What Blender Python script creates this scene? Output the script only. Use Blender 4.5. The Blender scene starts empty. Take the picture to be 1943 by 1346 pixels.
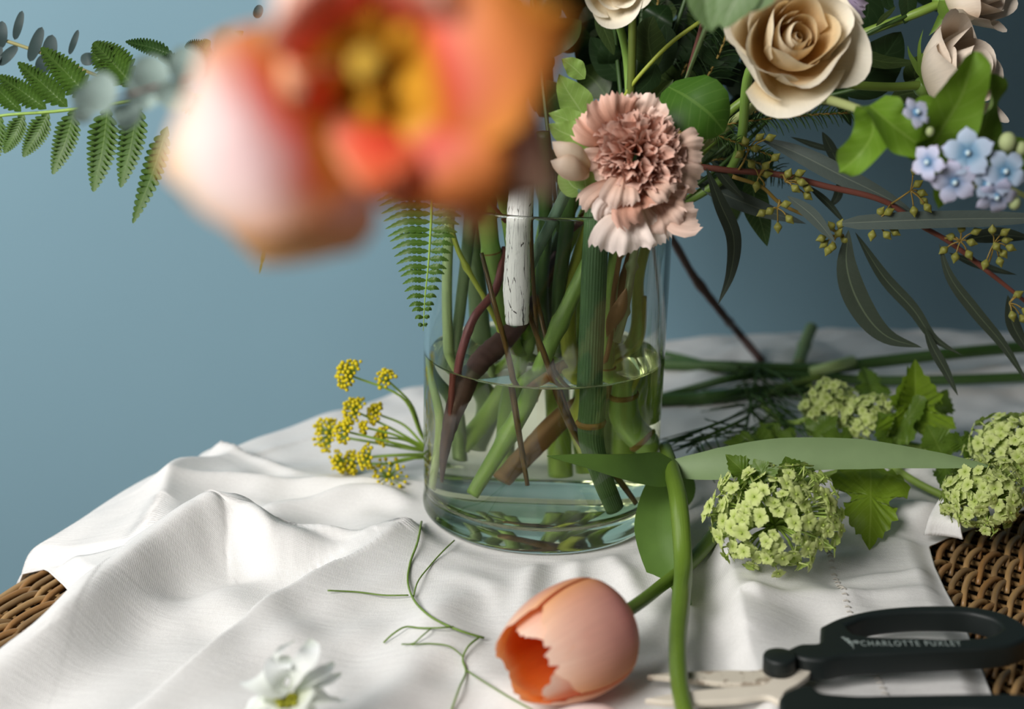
import bpy, math, random
import numpy as np
from mathutils import Vector, Matrix, Quaternion

random.seed(7)
RNG = np.random.default_rng(7)
S = bpy.context.scene
COL = S.collection
pi = math.pi

# ------------------------------------------------------------------ camera
FPX = 2698.0                       # focal length in pixels of a 1943-wide frame
CAM = Vector((0, 0, .368))
PITCH, ROLL = math.radians(17.4), math.radians(-1.5)
ROT = (Matrix.Rotation(pi/2 - PITCH, 3, 'X') @ Matrix.Rotation(ROLL, 3, 'Z'))
FWD = ROT @ Vector((0, 0, -1)); CUP = ROT @ Vector((0, 1, 0)); CRT = ROT @ Vector((1, 0, 0))
cd = bpy.data.cameras.new('camera'); cam = bpy.data.objects.new('camera', cd); COL.objects.link(cam)
cam.location = CAM; cam.rotation_euler = ROT.to_euler()
cd.sensor_width = 36; cd.lens = FPX*36/1943; cd.clip_start = .02
cd.dof.use_dof = True; cd.dof.focus_distance = .815; cd.dof.aperture_fstop = 4.4
S.camera = cam

# ------------------------------------------------------------------ world, daylight, exposure
W = bpy.data.worlds.new('world'); S.world = W; W.use_nodes = True
bg = W.node_tree.nodes['Background']; bg.inputs[0].default_value = (.80, .90, 1, 1); bg.inputs[1].default_value = .032
def area_light(name, loc, aim, sx, sy, power, col):
    ld = bpy.data.lights.new(name, 'AREA'); ld.shape = 'RECTANGLE'; ld.size = sx; ld.size_y = sy
    ld.energy = power; ld.color = col
    lo = bpy.data.objects.new(name, ld); COL.objects.link(lo); lo.location = loc
    lo.rotation_euler = (Vector(aim) - Vector(loc)).to_track_quat('-Z', 'Y').to_euler()
    return lo
area_light('daylight_or_fill', (-.96, -.44, 1.18), (.1, .85, .1), .85, .85, 42, (1, .975, .94))
area_light('daylight_or_fill', (-1.15, .86, .88), (-.2, 1.05, .1), .5, .7, 5.5, (1, .975, .95))  # added side fill that brightens the left of the wall, not a window
S.view_settings.view_transform = 'Standard'; S.view_settings.look = 'None'
S.view_settings.exposure = 0.07; S.view_settings.gamma = 1.0; S.view_settings.use_curve_mapping = False
S.cycles.max_bounces = 24; S.cycles.transmission_bounces = 18; S.cycles.glossy_bounces = 8
S.cycles.diffuse_bounces = 4; S.cycles.transparent_max_bounces = 16
S.cycles.caustics_refractive = True; S.cycles.caustics_reflective = False
S.cycles.blur_glossy = .3; S.cycles.sample_clamp_indirect = 6

# ------------------------------------------------------------------ geometry from the camera's view of the place
def ray(px, py): return ROT @ Vector(((px-971.5)/FPX, -(py-673)/FPX, -1))
def PY(px, py, y):
    v = ray(px, py); return CAM + v*(y/v.y)
def PZ(px, py, z=0.):
    v = ray(px, py); return CAM + v*((z-CAM.z)/v.z)
def scl(p): return (Vector(p)-CAM).dot(FWD)/FPX       # metres per pixel at p
V0 = PZ(1023, 963, 0)                                   # foot of the vase
LEAN = math.radians(2.8); VR = .0748
VM = Matrix.Translation(V0) @ Matrix.Rotation(LEAN, 4, 'Y')
VMI = VM.inverted()
WATER_Z = PY(1032, 664, V0.y).z
RIM_Z = PY(1045, 413, V0.y-VR).z
def PA(px, py, dy): return PY(px, py, V0.y+dy)          # a point seen through air, dy behind the vase's axis
def PW(px, py, dy):                                     # a point seen through the water
    o = VMI @ CAM; d = (VMI.to_3x3() @ ray(px, py)).normalized()
    R = VR-.002
    a = d.x*d.x+d.y*d.y; b = o.x*d.x+o.y*d.y; c = o.x*o.x+o.y*o.y-R*R
    disc = b*b-a*c
    if disc < 1e-9: disc = 1e-9
    p = o+d*((-b-math.sqrt(disc))/a)
    n = Vector((p.x, p.y, 0)).normalized()
    eta = 1/1.333; ci = -n.dot(d); k = 1-eta*eta*(1-ci*ci)
    t = (d*eta+n*(eta*ci-math.sqrt(max(0, k)))).normalized()
    q = p+t*((dy-p.y)/t.y)
    r = math.hypot(q.x, q.y)
    if r > .0655: q.x *= .0655/r; q.y *= .0655/r
    q.z = max(q.z, .019)
    return VM @ q

# ------------------------------------------------------------------ objects
def empty(name, loc, label, cat, group=None):
    o = bpy.data.objects.new(name, None); COL.objects.link(o); o.location = loc; o.empty_display_size = .01
    o['label'] = label; o['category'] = cat
    if group: o['group'] = group
    return o
def base_of(o):
    v = Vector((0, 0, 0))
    while o is not None: v = v+o.location; o = o.parent
    return v
class MB:
    def __init__(s): s.v = []; s.f = []; s.u = []; s.w = []; s.n = 0
    def add(s, v, f, u=None, w=None):
        v = np.asarray(v, float).reshape(-1, 3)
        s.v.append(v); s.f += [tuple(i+s.n for i in q) for q in f]
        s.u.append(np.zeros(len(v)) if u is None else np.asarray(u, float)); s.w.append(np.zeros(len(v)) if w is None else np.asarray(w, float))
        s.n += len(v)
    def mesh(s, name, mat, off=(0, 0, 0), smooth=True):
        me = bpy.data.meshes.new(name)
        V = np.concatenate(s.v)-np.array(off)
        me.from_pydata(V.tolist(), [], s.f)
        for nm, a in (('lu', s.u), ('lv', s.w)):
            at = me.attributes.new(nm, 'FLOAT', 'POINT'); at.data.foreach_set('value', np.concatenate(a).astype(np.float32))
        if smooth: me.polygons.foreach_set('use_smooth', [True]*len(me.polygons))
        me.materials.append(mat); me.update()
        return me
    def build(s, name, mat, parent=None, smooth=True, kind=None, label=None, at=None):
        if parent is not None: off = base_of(parent)
        else: off = Vector(at) if at is not None else Vector((0, 0, 0))
        o = bpy.data.objects.new(name, s.mesh(name, mat, off, smooth)); COL.objects.link(o)
        if parent is not None: o.parent = parent
        else: o.location = off
        if kind: o['kind'] = kind
        if label: o['label'] = label
        return o
def inst(name, me, parent, M, kind=None):
    o = bpy.data.objects.new(name, me); COL.objects.link(o); o.parent = parent
    o.matrix_local = M
    if kind: o['kind'] = kind
    return o

def spl(pts, n):
    """Catmull-Rom through pts, n samples."""
    P = np.array([list(p) for p in pts], float)
    if len(P) == 2:
        t = np.linspace(0, 1, n)[:, None]; return P[0]*(1-t)+P[1]*t
    d = np.r_[0, np.cumsum(np.linalg.norm(np.diff(P[:, :3], axis=0), axis=1)+1e-9)]
    d /= d[-1]
    E = np.vstack([2*P[0]-P[1], P, 2*P[-1]-P[-2]])
    D = np.r_[-d[1], d, 2-d[-2]]
    out = np.empty((n, P.shape[1]))
    for k, t in enumerate(np.linspace(0, 1, n)):
        i = min(max(np.searchsorted(d, t, side='right')-1, 0), len(P)-2)
        t0, t1, t2, t3 = D[i], D[i+1], D[i+2], D[i+3]
        p0, p1, p2, p3 = E[i], E[i+1], E[i+2], E[i+3]
        a1 = (t1-t)/(t1-t0)*p0+(t-t0)/(t1-t0)*p1; a2 = (t2-t)/(t2-t1)*p1+(t-t1)/(t2-t1)*p2; a3 = (t3-t)/(t3-t2)*p2+(t-t2)/(t3-t2)*p3
        b1 = (t2-t)/(t2-t0)*a1+(t-t0)/(t2-t0)*a2; b2 = (t3-t)/(t3-t1)*a2+(t-t1)/(t3-t1)*a3
        out[k] = (t2-t)/(t2-t1)*b1+(t-t1)/(t2-t1)*b2
    return out
def nrm(a):
    a = np.asarray(a, float); l = np.linalg.norm(a, axis=-1, keepdims=True); return a/np.maximum(l, 1e-12)

def tube(mb, pts, r, seg=8, n=None, rib=0, ribn=0, cap=True, nodes=(), rough=0):
    """r: number or list along the tube; nodes: (position 0-1, swelling) rings as plant stems have."""
    n = n or max(2, len(pts)*6 if len(pts) > 2 else 2)
    if nodes: n = max(n, 70)
    C = spl(pts, n); t = np.linspace(0, 1, n)
    rr = np.full(n, float(r)) if np.isscalar(r) else np.interp(t, np.linspace(0, 1, len(r)), r)
    for (p, s) in nodes: rr = rr*(1+s*np.exp(-((t-p)/.022)**2))
    if rough: rr = rr*(1+rough*RNG.standard_normal(n))
    T = nrm(np.gradient(C, axis=0))
    a = np.array([0, 0, 1.]) if abs(T[0][2]) < .9 else np.array([1., 0, 0])
    N = np.empty_like(C); N[0] = nrm(np.cross(T[0], a))
    for i in range(1, n): N[i] = nrm(N[i-1]-T[i]*np.dot(N[i-1], T[i]))
    B = np.cross(T, N)
    th = np.linspace(0, 2*pi, seg, endpoint=False)
    k = 1+rib*np.cos(ribn*th) if rib else np.ones(seg)
    V = C[:, None]+rr[:, None, None]*k[None, :, None]*(np.cos(th)[None, :, None]*N[:, None]+np.sin(th)[None, :, None]*B[:, None])
    F = [(i*seg+j, i*seg+(j+1) % seg, (i+1)*seg+(j+1) % seg, (i+1)*seg+j) for i in range(n-1) for j in range(seg)]
    if cap: F += [tuple(range(seg))[::-1], tuple(range((n-1)*seg, n*seg))]
    mb.add(V.reshape(-1, 3), F, np.repeat(t, seg), np.tile(th/(2*pi), n))

def ball(mb, c, r, su=8, sv=6, squash=(1, 1, 1), u=0.):
    V = [(0, 0, 1)]; F = []
    for i in range(1, sv):
        a = pi*i/sv
        for j in range(su): V.append((math.sin(a)*math.cos(2*pi*j/su), math.sin(a)*math.sin(2*pi*j/su), math.cos(a)))
    V.append((0, 0, -1))
    for j in range(su): F.append((0, 1+j, 1+(j+1) % su))
    for i in range(sv-2):
        for j in range(su):
            a = 1+i*su; F.append((a+j, a+su+j, a+su+(j+1) % su, a+(j+1) % su))
    a = 1+(sv-2)*su
    for j in range(su): F.append((a+j, len(V)-1, a+(j+1) % su))
    V = np.array(V)*np.array(squash)*r+np.array(list(c))
    mb.add(V, F, np.full(len(V), u))

def prof_leaf(k=.45, p=1.0):
    """pointed oval, widest at k"""
    def f(u):
        a = np.where(u < k, u/k, (1-u)/(1-k)); a = np.clip(a, 0, 1)
        return np.where(u < k, np.sin(a*pi/2)**.8, np.sin(a*pi/2)**p)
    return f
def prof_round(u): return np.sqrt(np.clip(1-(2*np.clip(u, 0, 1)-1)**2, 0, 1))
def prof_pts(*pts):
    x = [p[0] for p in pts]; y = [p[1] for p in pts]
    return lambda u: np.interp(u, x, y)
def prof_petal(w0=.35, k=.62, tip=.0):
    def f(u):
        a = w0+(1-w0)*np.sin(np.clip(u/k, 0, 1)*pi/2)
        b = np.sqrt(np.clip(1-np.clip((u-k)/(1-k), 0, 1)**2*(1-tip), 0, 1))
        return a*b
    return f

def leaf(mb, pts, w, N=None, side=None, nu=16, nv=8, prof=None, fold=0., curl=0., wave=0., wf=3., ph=0., ser=0., sern=14, tip=None, rnd=0., roll=0., twist=0., wrinkle=0., fine=0.):
    """Blade along a midrib. w half width; N facing direction (or side direction); fold V-fold angle; curl edge lift (of w);
    wave ruffle (of w) at wf waves; ser toothing; tip per-column shortening; rnd rounds a broad tip; roll turns the edge over near the tip."""
    prof = prof or prof_leaf()
    C0 = spl(pts, 48); t0 = np.linspace(0, 1, 48)
    T0 = nrm(np.gradient(C0, axis=0))
    if side is not None: B0 = np.tile(nrm(np.array(list(side))), (48, 1)); B0 = nrm(B0-T0*np.sum(B0*T0, axis=1)[:, None])
    else: B0 = nrm(np.cross(np.tile(np.array(list(N)), (48, 1)), T0))
    N0 = np.cross(T0, B0)
    if twist:
        a = (t0*twist)[:, None]; B0, N0 = B0*np.cos(a)+N0*np.sin(a), N0*np.cos(a)-B0*np.sin(a)
    u = np.linspace(0, 1, nu+1); v = np.linspace(-1, 1, nv+1)
    U, V = np.meshgrid(u, v, indexing='ij')
    tv = np.zeros(nv+1) if tip is None else np.asarray(tip)
    Ue = U*(1-rnd*V**2-tv[None, :]*U**3)
    f = lambda A: np.stack([np.interp(Ue, t0, A[:, k]) for k in range(3)], -1)
    Cc, Bb, Nn = f(C0), nrm(f(B0)), nrm(f(N0))
    hw = w*prof(U)
    if ser: hw = hw*(1-ser*np.abs(V)*((U*sern) % 1.0))
    X = hw*V*math.cos(fold)
    Z = np.abs(V)*hw*math.sin(fold)+curl*hw*V**2
    if wave: Z = Z+wave*w*np.abs(V)**1.5*np.sin(2*pi*wf*U+ph+np.where(V > 0, 1.3, 0))*np.minimum(1, U*4)
    if wrinkle: Z = Z+wrinkle*w*np.sin(V*7+ph*2+U*3)*U**1.5
    if fine: Z = Z+fine*w*np.sin(V*17+ph*3+U*6)*U**2
    if roll: Z = Z-roll*w*np.clip(U-.6, 0, 1)**2*6
    P = Cc+Bb*X[..., None]+Nn*Z[..., None]
    m = nv+1
    F = [(i*m+j, (i+1)*m+j, (i+1)*m+j+1, i*m+j+1) for i in range(nu) for j in range(nv)]
    mb.add(P.reshape(-1, 3), F, U.ravel(), V.ravel())

def plate(mb, outline, M, rings=4, z=None):
    """flat lobed blade from a 2D outline (unit coordinates), M maps (x,y,z) to the world; z(x,y) relief."""
    O = np.array(outline, float); c = O.mean(axis=0); m = len(O)
    V = [np.r_[c, 0]]; rad = [0.]
    for k in range(1, rings+1):
        s = k/rings
        for p in O: V.append(np.r_[c+(p-c)*s, 0]); rad.append(s)
    V = np.array(V)
    if z is not None: V[:, 2] = z(V[:, 0], V[:, 1])
    F = [(0, 1+j, 1+(j+1) % m) for j in range(m)]
    for k in range(rings-1):
        a = 1+k*m; b = a+m
        F += [(a+j, b+j, b+(j+1) % m, a+(j+1) % m) for j in range(m)]
    A = np.array(M)
    mb.add(V@A[:3, :3].T+A[:3, 3], F, V[:, 1], V[:, 0])

def frame(o, x, y, z):
    M = Matrix.Identity(4)
    for i, a in enumerate((x, y, z)):
        for k in range(3): M[k][i] = a[k]
    for k in range(3): M[k][3] = o[k]
    return M
def rot_to(axis, spin=0.):
    q = Vector((0, 0, 1)).rotation_difference(Vector(axis).normalized())
    return q.to_matrix().to_4x4() @ Matrix.Rotation(spin, 4, 'Z')

# ------------------------------------------------------------------ materials
def lin(c):
    if isinstance(c, str): c = tuple(int(c[i:i+2], 16)/255 for i in (0, 2, 4))
    return tuple((x/12.92 if x <= .04045 else ((x+.055)/1.055)**2.4) for x in c)+(1,)
class NT:
    def __init__(s, name):
        s.m = bpy.data.materials.new(name); s.m.use_nodes = True; s.t = s.m.node_tree; s.t.nodes.clear()
        s.out = s.t.nodes.new('ShaderNodeOutputMaterial')
    def n(s, ty, **kw):
        o = s.t.nodes.new('ShaderNode'+ty)
        for k, v in kw.items():
            if k.startswith('i_'):
                key = k[2:]; key = int(key) if key.isdigit() else key.replace('_', ' ')
                if isinstance(v, bpy.types.NodeSocket): s.t.links.new(v, o.inputs[key])
                else: o.inputs[key].default_value = v
            else: setattr(o, k, v)
        return o
    def l(s, a, b): s.t.links.new(a, b)
    def attr(s, nm): return s.n('Attribute', attribute_name=nm).outputs['Fac']
    def ramp(s, fac, stops, interp='LINEAR'):
        r = s.n('ValToRGB'); s.l(fac, r.inputs[0]); e = r.color_ramp.elements; r.color_ramp.interpolation = interp
        while len(e) < len(stops): e.new(.5)
        for x, (p, c) in zip(e, stops): x.position = p; x.color = lin(c)
        return r.outputs[0]
    def math(s, op, a, b=0., c=0.):
        o = s.n('Math', operation=op)
        for i, x in enumerate((a, b, c)):
            if isinstance(x, bpy.types.NodeSocket): s.l(x, o.inputs[i])
            else: o.inputs[i].default_value = x
        return o.outputs[0]
    def mix(s, f, a, b, mode='MIX'):
        o = s.n('Mix', data_type='RGBA', blend_type=mode)
        for i, x in ((0, f), (6, a), (7, b)):
            if isinstance(x, bpy.types.NodeSocket): s.l(x, o.inputs[i])
            else: o.inputs[i].default_value = x
        return o.outputs[2]
    def obj(s): return s.n('TexCoord').outputs['Object']
    def noise(s, vec, scale, detail=3, rough=.5):
        return s.n('TexNoise', i_Vector=vec, i_Scale=scale, i_Detail=detail, i_Roughness=rough).outputs['Fac']
    def bump(s, h, strength=.3, dist=.001):
        b = s.n('Bump', i_Strength=strength, i_Distance=dist); s.l(h, b.inputs['Height']); return b.outputs['Normal']
    def finish(s, col, rough=.5, spec=.4, normal=None, trans=0., sheen=0., tcol=None):
        p = s.n('BsdfPrincipled', i_Roughness=rough); p.inputs['Specular IOR Level'].default_value = spec
        if sheen: p.inputs['Sheen Weight'].default_value = sheen
        if isinstance(col, bpy.types.NodeSocket): s.l(col, p.inputs['Base Color'])
        else: p.inputs['Base Color'].default_value = col
        if normal is not None: s.l(normal, p.inputs['Normal'])
        sh = p.outputs[0]
        if trans:
            t = s.n('BsdfTranslucent'); c2 = tcol if tcol is not None else col
            if isinstance(c2, bpy.types.NodeSocket): s.l(c2, t.inputs[0])
            else: t.inputs[0].default_value = c2
            m = s.n('MixShader'); m.inputs[0].default_value = trans; s.l(sh, m.inputs[1]); s.l(t.outputs[0], m.inputs[2]); sh = m.outputs[0]
        s.l(sh, s.out.inputs[0]); return s.m

def leaf_mat(name, top, under=None, vein=None, trans=.25, rough=.42, nv=9, spec=.4, veinw=.05, bump=.25, var=.25, lat_=.45):
    k = NT(name); u, v = k.attr('lu'), k.attr('lv'); av = k.math('ABSOLUTE', v)
    nz = k.noise(k.obj(), 90, 3)
    top2 = tuple(x*(1-var) for x in lin(top)[:3])+(1,); top3 = tuple(min(1, x*(1+var)) for x in lin(top)[:3])+(1,)
    c = k.mix(nz, top2, top3)
    und = lin(under or top)
    g = k.n('NewGeometry').outputs['Backfacing']
    c = k.mix(g, c, und)
    lat = k.math('FRACT', k.math('SUBTRACT', k.math('MULTIPLY', u, nv), k.math('MULTIPLY', av, 1.6)))
    latl = k.math('LESS_THAN', k.math('ABSOLUTE', k.math('SUBTRACT', lat, .5)), .06)
    mid = k.math('LESS_THAN', av, veinw)
    vm = k.math('MAXIMUM', k.math('MULTIPLY', latl, lat_), mid)
    if vein: c = k.mix(k.math('MULTIPLY', vm, .6), c, lin(vein))
    nb = k.bump(k.math('MULTIPLY', vm, -1.), bump, .0006)
    return k.finish(c, rough, spec, nb, trans)
def petal_mat(name, inner, outer=None, trans=.3, rough=.5, streak=.14, edge=None):
    """colours run from the petal's base (0) to its tip (1), inside and outside"""
    k = NT(name); u, v = k.attr('lu'), k.attr('lv')
    vec = k.n('CombineXYZ', i_X=k.math('MULTIPLY', u, 1.6), i_Y=k.math('MULTIPLY', v, 9.)).outputs[0]
    nz = k.noise(vec, 2.2, 4, .6)
    nz2 = k.noise(k.obj(), 55, 2)
    uu = k.math('ADD', u, k.math('MULTIPLY', k.math('SUBTRACT', nz2, .5), .22))
    c = k.ramp(uu, inner)
    if outer: c = k.mix(k.n('NewGeometry').outputs['Backfacing'], c, k.ramp(uu, outer))
    if edge:
        e = k.math('POWER', k.math('ABSOLUTE', v), 3.); c = k.mix(k.math('MULTIPLY', e, .75), c, lin(edge))
    br = k.math('ADD', 1-streak, k.math('MULTIPLY', nz, 2*streak))
    c = k.mix(1., c, k.n('CombineColor', i_0=br, i_1=br, i_2=br).outputs[0], 'MULTIPLY')
    return k.finish(c, rough, .3, k.bump(nz, .15, .0008), trans)
def stem_mat(name, c0, c1, node=None, trans=0., rough=.4, stripe=14, spec=.45, scale=60, amt=.5):
    k = NT(name); u, v = k.attr('lu'), k.attr('lv')
    vec = k.n('CombineXYZ', i_X=k.math('MULTIPLY', u, 3.), i_Y=k.math('MULTIPLY', v, float(stripe))).outputs[0]
    nz = k.noise(vec, 2., 4, .6); n2 = k.noise(k.obj(), scale, 3)
    c = k.mix(k.math('ADD', k.math('MULTIPLY', nz, amt), k.math('MULTIPLY', n2, 1-amt)), lin(c0), lin(c1))
    return k.finish(c, rough, spec, k.bump(nz, .3, .0006), trans)
def plain_mat(name, c, rough=.5, spec=.4, var=.12, scale=80, trans=0., metal=0., bump=0.):
    k = NT(name); nz = k.noise(k.obj(), scale, 3)
    b = lin(c); c = k.mix(nz, tuple(x*(1-var) for x in b[:3])+(1,), tuple(min(1, x*(1+var)) for x in b[:3])+(1,))
    return k.finish(c, rough, spec, k.bump(nz, bump, .0005) if bump else None, trans)
# ------------------------------------------------------------------ wall and floor
def wall_mat():
    k = NT('blue_painted_canvas'); o = k.obj()
    w = k.n('TexWave', i_Vector=o, i_Scale=330., i_Distortion=1.2, bands_direction='X').outputs['Fac']
    w2 = k.n('TexWave', i_Vector=o, i_Scale=330., i_Distortion=1.2, bands_direction='Z').outputs['Fac']
    n = k.noise(o, 3, 4)
    c = k.mix(n, lin('82a4b4'), lin('8baebd'))
    h = k.math('ADD', k.math('ADD', w, w2), k.math('MULTIPLY', k.noise(o, 14, 4), 3.))
    return k.finish(c, .75, .2, k.bump(h, .12, .001))
mb = MB(); WY = 1.42
mb.add([(-3, WY, -.75), (3, WY, -.75), (3, WY, 1.9), (-3, WY, 1.9), (-3, WY+.1, -.75), (3, WY+.1, -.75), (3, WY+.1, 1.9), (-3, WY+.1, 1.9)],
       [(0, 1, 2, 3), (4, 7, 6, 5), (3, 2, 6, 7), (0, 4, 5, 1), (0, 3, 7, 4), (1, 5, 6, 2)])
o = mb.build('wall_back', wall_mat(), smooth=False); o['kind'] = 'structure'; o['label'] = 'plain slate blue wall behind the table'
mb = MB(); mb.add([(-3, -2, -.75), (3, -2, -.75), (3, WY, -.75), (-3, WY, -.75), (-3, -2, -.8), (3, -2, -.8), (3, WY, -.8), (-3, WY, -.8)], [(0, 1, 2, 3), (4, 7, 6, 5), (0, 4, 5, 1), (1, 5, 6, 2), (2, 6, 7, 3), (3, 7, 4, 0)])
o = mb.build('floor', plain_mat('grey_floor', '8a8178', .6, .3, .1, 6), smooth=False); o['kind'] = 'structure'; o['label'] = 'plain grey floor under the table'

# ------------------------------------------------------------------ wicker table
TC = Vector((.30, .60)); TR = .620; TOP = -.009
def interp_edge(pts):
    pts = sorted(pts, key=lambda p: p[0]); ys = [p[0] for p in pts]; xs = [p[1] for p in pts]
    return lambda y: np.interp(y, ys, xs)
_l = [PZ(*p, 0) for p in ((-260, 1560), (-90, 1345), (0, 1266), (75, 1197), (150, 1131), (118, 1095), (86, 1066))]
XL = interp_edge([(p.y, p.x) for p in _l]+[(.835, -.62), (1.6, -.62)])
_r = [PZ(*p, 0) for p in ((2000, 1640), (1925, 1420), (1888, 1312), (1860, 1240), (1830, 1165), (1796, 1105), (1775, 1060), (1764, 1022), (1800, 1006), (1900, 968), (2100, 900))]
XR = interp_edge([(p.y, p.x) for p in _r]+[(1.05, .75), (1.6, .75)])
def tr_ang(a): return TR+.014*np.exp(-((np.mod(a, 2*pi)-math.radians(170))/math.radians(9))**2)   # the hand-woven top is not quite round
def tr_at(x, y): return tr_ang(np.arctan2(y-TC.y, x-TC.x))
def rim_drop(x, y):
    r = np.hypot(x-TC.x, y-TC.y); e = np.maximum(0, r-(tr_at(x, y)-.014)); return -np.minimum(e*e*12, .02)
table = empty('wicker_table', (TC.x, TC.y, -.75), 'round brown wicker table mostly hidden under the white cloth', 'table')
CANE = [stem_mat('cane_%d' % i, a, b, rough=.42, stripe=5, spec=.45) for i, (a, b) in enumerate((('8a6a42', 'b89362'), ('7a5530', 'a67c4a'), ('6f5538', '9a7b52')))]
DARK = plain_mat('shadowed_cane_core', '1c120a', .8, .2, .2, 60)
def lathe(mb, prof, seg=96, c=(0, 0, 0), oval=False):
    th = np.linspace(0, 2*pi, seg, endpoint=False); V = []; F = []
    for (r, z) in prof:
        for t in th: q = r*(float(tr_ang(t))/TR if oval else 1); V.append((c[0]+q*math.cos(t), c[1]+q*math.sin(t), c[2]+z))
    for i in range(len(prof)-1):
        for j in range(seg): F.append((i*seg+j, i*seg+(j+1) % seg, (i+1)*seg+(j+1) % seg, (i+1)*seg+j))
    mb.add(V, F)
mb = MB(); lathe(mb, [(.0, TOP-.012), (TR-.03, TOP-.012), (TR-.006, TOP-.018), (TR-.004, TOP-.05), (0, TOP-.05)], 96, (TC.x, TC.y, 0), True); mb.build('tabletop', DARK, table)
for k in range(8):
    th = np.linspace(0, 2*pi, 97)
    mb = MB(); tube(mb, [(TC.x+(float(tr_ang(t))-.006+.0022*min(k, 3))*math.cos(t), TC.y+(float(tr_ang(t))-.006+.0022*min(k, 3))*math.sin(t), TOP-.0035-.0052*k) for t in th], .0030, 8, 240, cap=False); mb.build('rim_strand', CANE[k % 3], table)
for a in (45, 135, 225, 315):
    x, y = TC.x+.47*math.cos(math.radians(a)), TC.y+.47*math.sin(math.radians(a))
    mb = MB(); tube(mb, [(x, y, TOP-.05), (x, y, -.75)], .022, 16); mb.build('leg', CANE[0], table)
SA, SB, ARC = Vector((.0063, -.0060)), Vector((.0107, .0330)), Vector((.0185, .0400))
def strand_mesh(mat, s):
    rr = random.Random(s); mb = MB(); P = []
    for t in np.linspace(0, 1, 9):
        k = t**1.6
        P.append((ARC.x*t*.85+.0085*k*k+rr.uniform(-.0002, .0002), ARC.y*t*1.02-.003*k*k, -.0052+.0058*min(1., 1.7*math.sin(pi*(.04+.92*t)))))
    tube(mb, P, [.0017, .0020, .0021, .0020, .0018], 7, 13); return mb.mesh('strand', mat)
SM = [strand_mesh(CANE[i % 3], i) for i in range(6)]
O0 = PZ(1830, 1090, TOP); cells = []
for i in range(-170, 90):
    for j in range(-26, 22):
        p = Vector((O0.x, O0.y))+SA*i+SB*j
        m = p+ARC*.5; r = (m-TC).length
        if r > float(tr_at(m.x, m.y))-.012: continue
        dl, dr = XL(m.y)-m.x, m.x-XR(m.y)
        if m.y > .86 and dl > -.5: dl = -1
        d = max(dl, dr)
        if d < -.03 or m.y < .42 or m.y > 1.02: continue
        v = ROT.transposed() @ (Vector((m.x, m.y, TOP))-CAM); px = 971.5-v.x/v.z*FPX; py = 673+v.y/v.z*FPX
        seen = -40 < px < 1985 and 640 < py < 1390
        cells.append((0 if (seen and d > -.012) else 1, abs(px-971)/1e4, i, j, p))
cells.sort(key=lambda c: c[:2])
rest = MB()
for n_, (_, _, i, j, p) in enumerate(cells):
    M = Matrix.Translation(Vector((p.x, p.y, TOP+float(rim_drop(p.x+ARC.x/2, p.y+ARC.y/2))))-table.location) @ Matrix.Rotation(random.uniform(-.05, .05), 4, 'Z')
    if n_ < 296: inst('strand', SM[(i*7+j*3) % 6], table, M)
    elif n_ < 900:
        me = SM[(i+j) % 6]; co = np.empty(len(me.vertices)*3); me.vertices.foreach_get('co', co)
        A = np.array(M); rest.add(co.reshape(-1, 3)@A[:3, :3].T+A[:3, 3]+np.array(table.location), [tuple(q.vertices) for q in me.polygons])
if rest.n: rest.build('strand', CANE[0], table, kind='stuff')
stake_rows = sorted({c[3] for c in cells})
for j in stake_rows:
    ps = [c[4] for c in cells if c[3] == j]
    for side in (-1, 1):
        q = [p for p in ps if (p.x-TC.x)*side > -.25*(side > 0)] if side > 0 else [p for p in ps if p.x < TC.x-.25]
        if len(q) < 3: continue
        q.sort(key=lambda p: p.x); a, b = q[0], q[-1]
        for e in (.16, .40, .66):
            s0 = Vector((a.x, a.y))+ARC*e; s1 = Vector((b.x, b.y))+ARC*e
            mb = MB(); tube(mb, [(s0.x, s0.y, TOP-.0052), (s1.x, s1.y, TOP-.0052)], .0017, 6, 2); mb.build('stake', CANE[0], table)
# ------------------------------------------------------------------ tablecloth
def seg_ridge(X, Y, pts, h, wl, wr):
    best = np.full(X.shape, 1e9); hh = np.zeros(X.shape); sg = np.zeros(X.shape)
    n = len(pts); h = h if not np.isscalar(h) else [h]*n
    P = spl([(p.x, p.y, hv) for p, hv in zip(pts, h)], max(12, n*6))
    for i in range(len(P)-1):
        a, b = P[i, :2], P[i+1, :2]; d = b-a; L = d@d+1e-12
        t = np.clip(((X-a[0])*d[0]+(Y-a[1])*d[1])/L, 0, 1)
        dx, dy = X-a[0]-t*d[0], Y-a[1]-t*d[1]; q = dx*dx+dy*dy
        m = q < best; best = np.where(m, q, best)
        hh = np.where(m, P[i, 2]*(1-t)+P[i+1, 2]*t, hh); sg = np.where(m, d[0]*dy-d[1]*dx, sg)
    w = np.where(sg > 0, wl, wr); sharp = np.minimum(wl, wr) < 0; w = np.abs(w)
    return hh*(np.exp(-np.sqrt(best+1e-6)/w) if sharp else np.exp(-best/(w*w)))
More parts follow.
